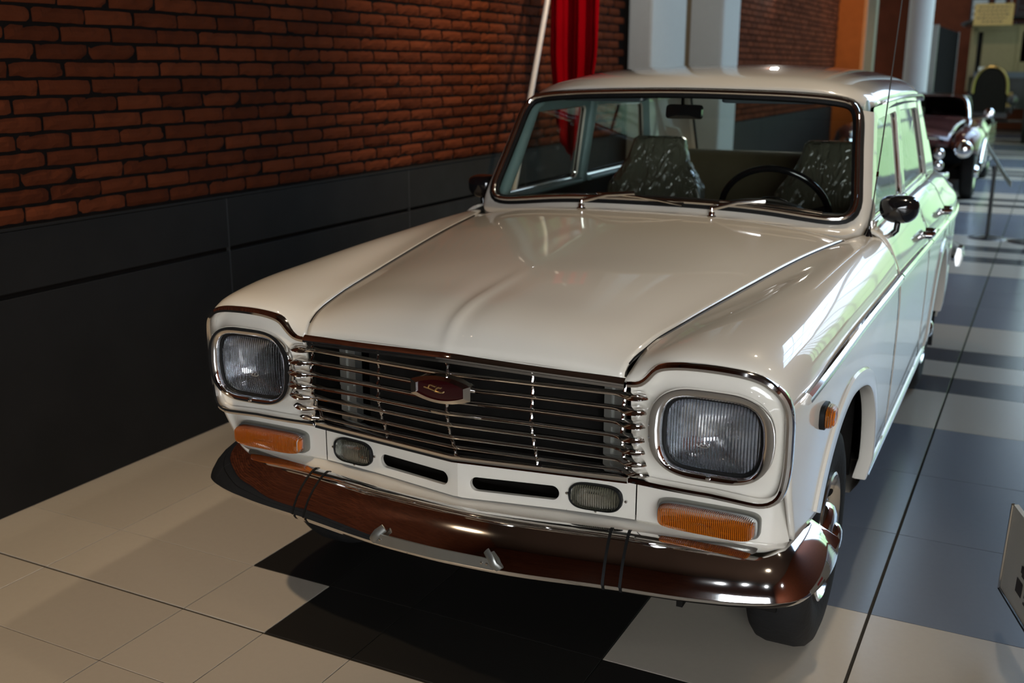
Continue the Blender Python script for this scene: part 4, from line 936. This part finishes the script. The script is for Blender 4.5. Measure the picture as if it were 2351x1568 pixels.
for s_ in range(10):
    V, F = brick_mesh(s_); me = bpy.data.meshes.new('brick'); me.from_pydata(V, [], F); me.materials.append(BRICK)
    bm = bmesh.new(); bm.from_mesh(me); bmesh.ops.recalc_face_normals(bm, faces=bm.faces); bm.to_mesh(me); bm.free(); BM.append((me, V, F))
PB, PH = .2195, .0587; cells = []
for row in range(78):
    z = .978+row*PH; off = (row % 2)*.5*PB
    y = -5.1+off-.05
    while y < 5.9-.02:
        cells.append((y, z, row)); y += PB
def inview(y, z):
    zt = 1.70+(y-.3)*.05+.08; return .15 < y < 5.6 and z < zt
near = sorted([c for c in cells if inview(c[0], c[1])], key=lambda c: (c[0]+2.05)**2+(c[1]-1.4)**2)[:300]; nearset = set(near)
rest = MB()
for c in cells:
    y, z, row = c; me, V, F = BM[rnd.randrange(10)]; dy = rnd.uniform(-.002, .002); dx = rnd.uniform(-.002, .002); ang = rnd.uniform(-.008, .008)
    lx = -1.872+.011+dx
    if c in nearset:
        o = bpy.data.objects.new('brick', me); COL.objects.link(o); o.location = (lx, y+dy, z); o.rotation_euler = (ang, 0, 0); o.parent = wl
    elif y < 5.6+.1:
        rest.add([(p[0]+lx, min(p[1]+y+dy, 5.895), p[2]+z) for p in V], F)
o = rest.build('bricks_beyond', BRICK_ALL, wl, smooth=False, recalc=False); tag(o, kind='stuff')
# ---- pillars and the wall behind them
def struct(name, mat, *boxes, bevel=0):
    b = MB()
    for a, c in boxes: b.box(a, c)
    o = hall(b.build(name, mat, None, smooth=False, bevel=bevel)); tag(o, kind='structure'); return o
struct('trim_1', WALLWHITE, ((-1.872, 5.9, 0), (-1.676, 6.75, 5.6)), bevel=.02)
struct('trim_2', WALLWHITE, ((-1.872, 7.25, 0), (-1.505, 7.80, 5.6)), bevel=.03)
struct('trim_3', WALLBEIGE, ((-1.872, 6.75, 0), (-1.80, 7.25, 5.6)))
wb = struct('wall_left_far', MORTAR, ((-2.05, 7.66, 0), (-1.612, 13.1, 5.6)))
for a, b_ in ((7.80, 9.2), (9.2, 10.6), (10.6, 12.0), (12.0, 13.1)):
    box('slate_panel', (-1.612, a+.002, 0), (-1.600, b_-.002, .965), SLATE, wb, .003)
fb = MB()
for row in range(78):
    z = .978+row*PH; y = 7.80+(row % 2)*.5*PB
    while y < 13.0:
        V, F = BM[rnd.randrange(10)][1:]; fb.box((-1.62, y, z), (-1.600+rnd.uniform(-.002, .002), min(y+.208, 13.09), z+.047)); y += PB
tag(fb.build('bricks_beyond', BRICK_ALL, wb, smooth=False, recalc=False), kind='stuff')
struct('wall_orange', ORANGE, ((-2.1, 13.1, 0), (-1.28, 13.4, 5.6)))
struct('trim_4', SAGE, ((-1.31, 13.6, 0), (-1.20, 13.8, 5.6)))
struct('wall_brown', BROWN, ((-1.3, 14.3, 0), (-.84, 14.5, 5.6)))
V, F = lathe([(.165, 0), (.165, 5.6)], 32, 'z'); o = hall(mesh('trim_5', [(a-.66, b_+14.0, c_) for a, b_, c_ in V], F, WALLWHITE)); tag(o, kind='structure')
struct('wall_back', BROWN, ((-3, 27.8, 0), (6.6, 28, 5.6)))
struct('ceiling', CEIL, ((-2.05, -5.1, 5.6), (6.6, 28, 5.7)))
wfront = struct('wall_front', MORTAR, ((-2.05, -5.2, 0), (6.6, -5.1, 5.6)))
fb = MB()
for row in range(92):
    z = .10+row*PH; x = -1.9+(row % 2)*.5*PB
    while x < 6.4: fb.box((x, -5.1, z), (x+.208, -5.088, z+.047)); x += PB
tag(fb.build('bricks_behind', BRICK_ALL, wfront, smooth=False, recalc=False), kind='stuff')
# ---- assumed, unseen glazing: far right of the hall, side wall beyond and a partition across the right half
wr = struct('wall_right', BROWN, ((6.3, -5.1, 0), (6.6, 28, .4)), ((6.3, -5.1, 5.3), (6.6, 28, 5.6)), ((6.3, -5.1, .4), (6.6, 12.0, 5.3)))
k = 1; y = 12.0; wins = []
w = hall(MB().box((1.9, -5.06, .45), (5.2, -5.04, 2.55)).build('window_1', FRONTFILL, None, smooth=False)); tag(w, kind='structure')  # unseen glowing pane behind the camera, added as front fill
for x in (1.85, 3.0, 4.1, 5.2): MB().box((x, -5.08, .40), (x+.05, -4.98, 2.6)).build('window_post', BLACKPAINT, w, smooth=False)
for z in (.40, 2.55): MB().box((1.85, -5.08, z), (5.25, -4.98, z+.05)).build('window_rail', BLACKPAINT, w, smooth=False)
while y < 18.5:
    k += 1; y2 = y+1.75
    w = hall(MB().box((6.34, y+.08, .4), (6.36, y2, 5.3)).build('window_%d' % k, DAYPANE, None, smooth=False)); tag(w, kind='structure')
    box('window_post', (6.22, y, .4), (6.36, y+.08, 5.3), WALLWHITE, w); box('window_rail', (6.26, y, 2.3), (6.34, y2, 2.36), WALLWHITE, w); box('window_mullion', (6.26, (y+y2)/2, .4), (6.34, (y+y2)/2+.04, 5.3), WALLWHITE, w); y = y2
x = 1.05
while x < 6.1:
    k += 1; x2 = x+.97
    w = hall(MB().box((x+.06, 19.0, .15), (x2, 19.02, 5.4)).build('window_%d' % k, DAYPANE, None, smooth=False)); tag(w, kind='structure')
    box('window_post', (x, 18.92, 0), (x+.06, 19.04, 5.6), WALLWHITE, w); box('window_rail', (x, 18.95, 1.05), (x2, 19.0, 1.10), WALLWHITE, w); box('window_rail', (x, 18.95, 2.5), (x2, 19.0, 2.55), WALLWHITE, w); box('window_sill', (x, 18.90, 0), (x2, 19.05, .15), WALLWHITE, w); x = x2
x = 2.3
while x < 6.0:
    k += 1; sk = hall(MB().box((x+.05, 8.0, 5.57), (x+1.2, 18.0, 5.59)).build('window_%d' % k, SKY, None, smooth=False)); tag(sk, kind='structure')  # assumed skylight, unseen, added to brighten the floor and roof reflections
    for y in (8.0, 10.2, 12.8, 15.4, 17.95): box('window_rail', (x, y, 5.50), (x+1.25, y+.05, 5.60), WALLWHITE, sk)
    x += 1.25
# ---- flag on a leaning white pole in a floor stand
fg = hall(empty('flag', (0, 0, 0), 0, 'red cloth flag hanging in folds on a white leaning pole behind the cream car', 'flag'))
p0 = np.array([-1.447, 2.789, .04]); p1 = p0+(np.array([-1.568, 3.8, 1.863])-np.array([-1.447, 2.789, 0]))*1.55
MB().tube([tuple(p0), tuple(p1)], .016, 14).build('pole', WHITEPOLE, fg)
V, F = lathe([(0, .06), (.03, .06), (.035, .03), (.17, .02), (.18, 0), (0, 0)], 28, 'z'); mesh('pole_base', [(a+p0[0], b_+p0[1], c_) for a, b_, c_ in V], F, STEEL, fg)
rows = []
for u in np.linspace(0, 1, 70):
    row = []
    for t in np.linspace(0, 1, 26):
        zb = .92+.55*abs(u-.52)**1.3*(1.0 if u < .52 else 1.2)*1.0; z = 2.66+(zb-2.66)*t
        w = .33-.16*max(0, (1.55-z)/.65); x = -1.495+(u-.5)*w+.035*(z-1.3)*.3; yy = 4.0+.030*math.sin(u*5.2*PI+.6*z)+.012*math.sin(u*13*PI+z*2)+.03*(z-1.3)*.2
        row.append((x, yy, z))
    rows.append(row)
V, F = gridf(rows); mesh('cloth', V, F, FLAG, fg, solid=.004)
MB().tube([tuple(p0+(p1-p0)*.86), (-1.48, 4.0, 2.66)], .004, 6).build('cord', WHITEPOLE, fg)
# ---- low barrier: posts and strap
def post(x, y, lab):
    o = hall(empty('barrier_post', (0, 0, 0), 0, lab, 'barrier post', 'black barrier posts in the aisle')); x0, y0 = x, y
    o.location = room(x, y)
    V, F = lathe([(0, .016), (.10, .014), (.155, .006), (.16, 0), (0, 0)], 32, 'z'); mesh('post_base', V, F, BLACKPAINT, o)
    MB().tube([(0, 0, .01), (0, 0, .63)], .017, 14).build('post_pole', BLACKPAINT, o); MB().tube([(0, 0, .61), (0, 0, .645)], .026, 16).build('post_head', BLACKPAINT, o); return o
post(.735, 8.22, 'black barrier post holding up the pale strap, behind the cream car')
post(1.06, 8.12, 'black barrier post at the right edge of the picture, right of the strap post')
sp_ = [(.53, 10.45, .70), (.62, 9.5, .685), (.74, 8.20, .69), (.84, 7.2, .675), (.93, 6.4, .665)]
V, F = sweep(spl(sp_, 30), [(-.003, -.022), (.003, -.022), (.003, .022), (-.003, .022)], (0, 0, 1)); st = hall(mesh('barrier_strap', V, F, STRAP, None)); tag(st, 'pale barrier strap running along the aisle over the black post', 'strap')
# ---- information board, low, at the right edge
ib = hall(empty('information_board', (0, 0, 0), 0, 'white printed information board on short legs at the right edge, standing on grey tiles', 'sign'))
P0 = np.array(SIGN[0]); P2 = P0+(np.array(SIGN[1])-P0)*2.2; P1 = np.array(SIGN[2]); P3 = P1+(P2-P0); nn = np.cross(P2-P0, P1-P0); nn /= np.linalg.norm(nn)
if nn[0] > 0: nn = -nn
V = [P0, P2, P3, P1]+[q-nn*.012 for q in (P0, P2, P3, P1)]
mesh('board', V, [(0, 1, 2, 3), (7, 6, 5, 4), (0, 4, 5, 1), (1, 5, 6, 2), (2, 6, 7, 3), (3, 7, 4, 0)], SIGNWHITE, ib, smooth=False)
def onb(u, v, d=.001): return P0+(P2-P0)*u+(P1-P0)*v+nn*d
MB().tube([tuple(onb(0, 0)), tuple(onb(0, 1))], .005, 8).build('edge_strip', CHROME2, ib); MB().tube([tuple(onb(0, 0)), tuple(onb(1, 0))], .005, 8).build('edge_strip', BLACKPAINT, ib)
for (u0, u1, v0, v1, mt) in ((.33, .60, .70, .86, REDINK), (.28, .36, .47, .55, INK), (.30, .85, .52, .56, INK), (.30, .80, .44, .47, INK), (.24, .34, .22, .38, INK), (.38, .85, .34, .37, INK), (.38, .80, .27, .30, INK), (.38, .83, .20, .23, INK)):
    V = [onb(u0, v0), onb(u1, v0), onb(u1, v1), onb(u0, v1)]; mesh('print', V, [(0, 1, 2, 3)], mt, ib, smooth=False)
for u in (.72, .95):
    q = onb(u, .3, -.02); MB().tube([(q[0]+.0, q[1], .012), tuple(q)], .008, 10).build('leg', STEEL, ib); 
    V, F = lathe([(0, .01), (.045, .008), (.05, 0), (0, 0)], 20, 'z'); mesh('foot', [(a+q[0], b_+q[1], c_) for a, b_, c_ in V], F, STEEL, ib)
# ---- display panel standing by the aisle
dp = hall(empty('display_panel', (0, 0, 0), 0, 'tall black display panel with a silver edge, standing behind the dark maroon car', 'panel'))
PX0, PZ = -.60, 2.09
box('panel_board', (PX0, 15.24, .02), (PX0+.04, 19.0, PZ), DARK, dp); box('panel_edge', (PX0-.05, 15.2, 0), (PX0+.07, 15.24, PZ+.01), STEEL, dp, .004); box('panel_edge', (PX0, 19.0, 0), (PX0+.05, 19.05, PZ+.01), STEEL, dp, .004)
# ---- maroon vintage car behind
mc = hall(empty('maroon_car', (0, 0, 0), 0, 'dark maroon vintage car with chrome windscreen frame and round headlamps, behind the cream car', 'car')); mc.location = room(-.36, 10.75)
XC = .80
def mnet(cs, nu, nv, name, mat, mirror=True):
    A = net(cs, nu, nv); V, F = gridf(A); mesh(name, V, F, mat, mc, solid=.008, off=-1)
    if mirror: mesh(name, mir(V), [tuple(reversed(q)) for q in F], mat, mc, solid=.008, off=-1)
hd = [[(x, .02+.1*(x/.5)**2, .62), (x, .06+.1*(x/.5)**2, .76-.05*(x/.5)**2), (x, .35, .83-.07*(x/.5)**2), (x, .9, .87-.06*(x/.5)**2), (x*1.1, 1.45, .90-.04*(x/.5)**2)] for x in (-.5, -.25, 0, .25, .5)]
A = net(hd, 24, 30); V, F = gridf(A); mesh('hood', V, F, MAROON, mc, solid=.008)
fe = [[(.50, .11, .58), (.52, .16, .70), (.52, .45, .76), (.54, .9, .80), (.56, 1.5, .86)], [(.58, .05, .58), (.60, .09, .74), (.61, .40, .83), (.62, .9, .84), (.64, 1.5, .88)],
      [(.72, .08, .56), (.73, .14, .72), (.745, .42, .81), (.74, .9, .82), (.74, 1.5, .86)], [(.79, .20, .52), (.80, .25, .62), (.815, .50, .69), (.81, .9, .68), (.80, 1.5, .76)], [(.78, .26, .42), (.79, .30, .48), (.81, .42, .66), (.81, .9, .62), (.80, 1.5, .62)]]
mnet(fe, 20, 30, 'front_fender', MAROON)
sd = [[(.80, 1.0, .62), (.80, 1.5, .76), (.80, 2.6, .78), (.78, 3.6, .76), (.70, 4.1, .70)], [(.81, 1.0, .5), (.815, 1.5, .5), (.815, 2.6, .5), (.79, 3.6, .5), (.71, 4.15, .5)], [(.78, 1.0, .25), (.78, 1.5, .25), (.78, 2.6, .25), (.76, 3.6, .28), (.69, 4.1, .3)]]
mnet(sd, 12, 30, 'body_side', MAROON)
A = [[(x*1.06, y, z-.03*(x/.6)**2) for x in np.linspace(-.70, .70, 12)] for y, z in ((1.45, .895), (1.7, .90), (3.0, .88), (3.6, .86), (4.1, .74), (4.2, .5), (4.15, .3))]; V, F = gridf(A); mesh('rear_deck', V, F, MAROON, mc, solid=.01)
wsp = spl([(-.56, 1.62, .87), (-.53, 1.70, 1.02), (-.47, 1.77, 1.11), (-.39, 1.80, 1.135), (0, 1.80, 1.145), (.39, 1.80, 1.135), (.47, 1.77, 1.11), (.53, 1.70, 1.02), (.56, 1.62, .87)], 60)
MB().tube([tuple(q) for q in wsp], .022, 10, ref=(0, 1, 0)).build('windscreen_frame', CHROME, mc)
c0 = (0, 1.68, 1.0); mesh('windscreen', [c0]+[tuple(q) for q in wsp], [(0, i+1, i+2) for i in range(59)], glassmat('dark_glass', (.12, .11, .10)), mc)
A = [[(x, y, z-.06*(x/.55)**2) for x in np.linspace(-.47, .47, 10)] for y, z in ((1.81, 1.14), (2.2, 1.17), (2.9, 1.15), (3.3, 1.05), (3.5, .88))]; V, F = gridf(A); mesh('roof', V, F, BLACKPAINT, mc, solid=.02)
for s in (1, -1):
    hl = empty('headlamp'); hl.parent = mc
    V, F = lathe([(0, -.02), (.05, -.015), (.085, .0), (.095, .01), (.10, .03), (.095, .12)], 28, 'x'); mesh('lamp_shell', [(s*.64+b_, .03+a, .60+c_) for a, b_, c_ in V], F, CHROME, hl)
    hs = empty('spot_lamp'); hs.parent = mc; V, F = lathe([(0, -.02), (.045, -.012), (.06, .0), (.065, .015), (.05, .06), (0, .08)], 24, 'x'); mesh('lamp_shell', [(s*.40+b_, -.06+a, .55+c_) for a, b_, c_ in V], F, CHROME, hs); mesh('lamp_shell', [(s*.40+b_, -.06+a, .42+c_) for a, b_, c_ in V], F, CHROME, hs)
    MB().tube([(s*.70, 1.50, .88), (s*.78, 1.47, .93)], .012, 8).build('mirror_arm', CHROME, mc); V, F = lathe([(0, -.02), (.05, -.01), (.058, .0), (.04, .03), (0, .04)], 20, 'x'); mesh('door_mirror', [(s*.79+b_, 1.45+a, .95+c_) for a, b_, c_ in V], F, CHROME, mc)
    for yy in (.62, 3.3):
        w = empty('wheel', (s*.76, yy, .31)); w.parent = mc
        V, F = lathe([(.19, -.14), (.27, -.15), (.31, -.12), (.312, -.04), (.30, -.01), (.25, .005), (.20, 0)], 40); mesh('tyre', [(s*a, b_, c_) for a, b_, c_ in V], F, TYRE, w)
        V, F = lathe([(.20, -.003), (.18, -.01), (.16, -.03), (.08, -.01), (.06, .03), (0, .035)], 32); mesh('hub_cap', [(s*a, b_, c_) for a, b_, c_ in V], F, CHROME, w)
    fe2 = [(s*.82, .26, .44), (s*.825, .34, .56), (s*.83, .52, .67), (s*.83, .74, .67), (s*.825, .92, .56), (s*.82, 1.02, .40)]
    MB().tube([tuple(q) for q in spl(fe2, 24)], .018, 8, ref=(1, 0, 0)).build('fender_trim', CHROME, mc)
b = MB(); b.tube([tuple(q) for q in spl([(-.50, .06, .30), (-.45, -.04, .30), (0, -.10, .30), (.45, -.04, .30), (.50, .06, .30)], 40)], .022, 12, flat=2); b.build('bumper', CHROME, mc)
gl_ = MB().box((-.42, .10, .30), (.42, .14, .70)).build('grille_back', DARK, mc, smooth=False)
for k in range(13):
    x = -.36+.06*k; MB().tube([(x, .06, .32), (x, .03, .5), (x, .07, .68)], .006, 6).build('grille_bar', CHROME, mc)
MB().tube([(-.38, .05, .71), (0, 0, .74), (.38, .05, .71)], .015, 8).build('grille_frame', CHROME, mc)
MB().box((-.74, .5, .22), (.74, 4.0, .34)).build('underbody', DARK, mc, smooth=False)
# ---- cream and black veteran lorry at the far end
lo = hall(empty('veteran_lorry', (0, 0, 0), 0, 'old lorry with cream cab and black radiator, at the far end of the aisle', 'lorry')); lo.location = room(.02, 21.6)
b = MB(); b.box((-.62, 1.0, 1.30), (-.50, 1.1, 2.30)); b.box((-.40, .96, 1.38), (.24, 1.06, 2.22)); b.box((-.62, 1.0, 2.20), (1.35, 1.1, 2.34)); b.box((.30, .98, 1.36), (1.35, 1.06, 1.60)); b.box((.24, .98, 1.36), (.34, 1.08, 2.3)); b.build('cab_front', CREAMCAR, lo, smooth=False, bevel=.01)
box('windscreen', (.34, 1.05, 1.6), (1.2, 1.07, 2.2), glassmat('dim_glass', (.3, .3, .28)), lo); box('cab_side', (-.64, 1.0, 1.0), (-.60, 2.6, 2.3), CREAMCAR, lo); box('cab_rear', (-.6, 2.5, 1.0), (1.3, 2.6, 2.3), BLACKPAINT, lo)
rows = [[(x, y, 2.34+.17*math.sqrt(max(0, 1-((x-.35)/1.2)**2))) for x in np.linspace(-.84, 1.54, 24)] for y in (.75, 2.7)]; V, F = gridf(rows); mesh('cab_roof', V, F, BLACKPAINT, lo, solid=.04)
rd_ = [(.22*math.cos(a)*1.45-.10, .98+.52*max(0, math.sin(a))**.7) for a in np.linspace(0, PI, 24)]
V = [(x, .0, z+.0) for x, z in rd_]+[(x, .12, z) for x, z in rd_]; V = [(-.42, 0, .62), (.22, 0, .62), (-.42, .12, .62), (.22, .12, .62)]+V; n = 24
F = [tuple([1]+list(range(4, 4+n))+[0]), tuple([2]+list(range(4+2*n-1, 3+n, -1))+[3])]+[(4+i, 4+i+1, 4+n+i+1, 4+n+i) for i in range(n-1)]; mesh('radiator', V, F, DARK, lo, smooth=False)
MB().tube([(x, -.01, z) for x, z in rd_], .030, 8, ref=(0, 1, 0)).build('radiator_shell', BRASS, lo)
rows = [[(-.10+.30*math.cos(a), y, .95+.42*math.sin(a)) for a in np.linspace(0, PI, 16)] for y in (.12, 1.0)]; V, F = gridf(rows); mesh('bonnet', V, F, BLACKPAINT, lo, solid=.01)
box('dash_board', (-.5, .93, 1.28), (1.3, 1.0, 1.40), pm('blue_black', (.04, .055, .08), .4, noise=.1), lo)
box('number_plate', (-.42, .90, 1.42), (-.12, .93, 1.50), PALE, lo)
for x in (-.52, .33):
    V, F = lathe([(0, -.02), (.07, -.015), (.095, .0), (.10, .03), (.06, .12), (0, .14)], 24, 'x'); mesh('headlamp', [(x+b_, -.05+a, .86+c_) for a, b_, c_ in V], F, BLACKPAINT, lo); MB().tube([(x, 0, .9), (x, .05, .6)], .02, 8).build('lamp_bracket', BLACKPAINT, lo)
    xx = x*1.55+(.0 if x < 0 else .1); w = empty('wheel', (xx, .2, .44)); w.parent = lo
    V, F = lathe([(.36, -.04), (.44, -.045), (.445, .045), (.36, .04), (.36, -.04)], 40); mesh('tyre', V, F, TYRE, w)
    for k in range(10): a = 2*PI*k/10; MB().tube([(0, 0, 0), (0, .37*math.cos(a), .37*math.sin(a))], .02, 6).build('spoke', CREAMCAR, w)
MB().tube([(-.75, .2, .44), (.6, .2, .44)], .03, 8).build('axle', BLACKPAINT, lo); MB().box((-.4, 0, .5), (.25, 4, .6)).build('chassis', BLACKPAINT, lo, smooth=False); box('side_lamp', (.20, .5, .70), (.30, .6, 1.0), BRASS, lo)
MB().box((-.7, 2.6, .6), (1.4, 5, 2.2)).build('cargo_box', BLACKPAINT, lo, smooth=False)
# ---- ochre text board hanging over the lorry, shelves of pale frames behind
ob = hall(empty('ochre_board', (0, 0, 0), 0, 'ochre yellow board with lines of dark writing hanging above the lorry', 'sign')); ob.location = room(-.19, 21.9)
box('board', (-.36, 0, 2.31), (.36, .03, 2.73), YELLOWSIGN, ob)
for k, (a, b_) in enumerate(((-.28, .30), (-.30, .28), (-.26, .30), (-.30, .24), (-.20, .22))):
    z = 2.66-.07*k; x = a
    while x < b_-.02: w = rnd.uniform(.03, .08); MB().box((x, -.004, z-.012), (min(x+w, b_), 0, z+.012)).build('lettering', INK, ob, smooth=False); x += w+.025
for x in (-.3, .3): MB().tube([(x, .015, 2.73), (x, .015, 5.6)], .006, 6).build('hanger', STEEL, ob)
for k, (x, w) in enumerate(((-1.02, .42), (-.52, .30), (.0, .5), (.62, .5))):
    fr2 = hall(empty('picture_frame', (0, 0, 0), 0, ['pale framed print left of the ochre board', 'small framed print just behind the ochre board, left half', 'dark red framed print above the ochre board', 'framed print right of the ochre board'][k], 'picture frame', 'framed prints on the far screen')); fr2.location = room(x+w/2, 27.15)
    box('frame', (-w/2, 0, 2.45), (w/2, .03, 3.15), BLACKPAINT, fr2); MB().box((-w/2+.04, -.01, 2.50), (w/2-.04, 0, 3.10)).build('print_sheet', RED if k == 2 else PALE, fr2, smooth=False)
    for j in range(3): MB().box((-w/2+.07, -.014, 2.58+.15*j), (w/2-.09, -.01, 2.64+.15*j)).build('print_lines', INK, fr2, smooth=False)
struct('wall_screen', BROWN, ((-2.2, 27.2, 0), (2.6, 27.3, 5.6)))
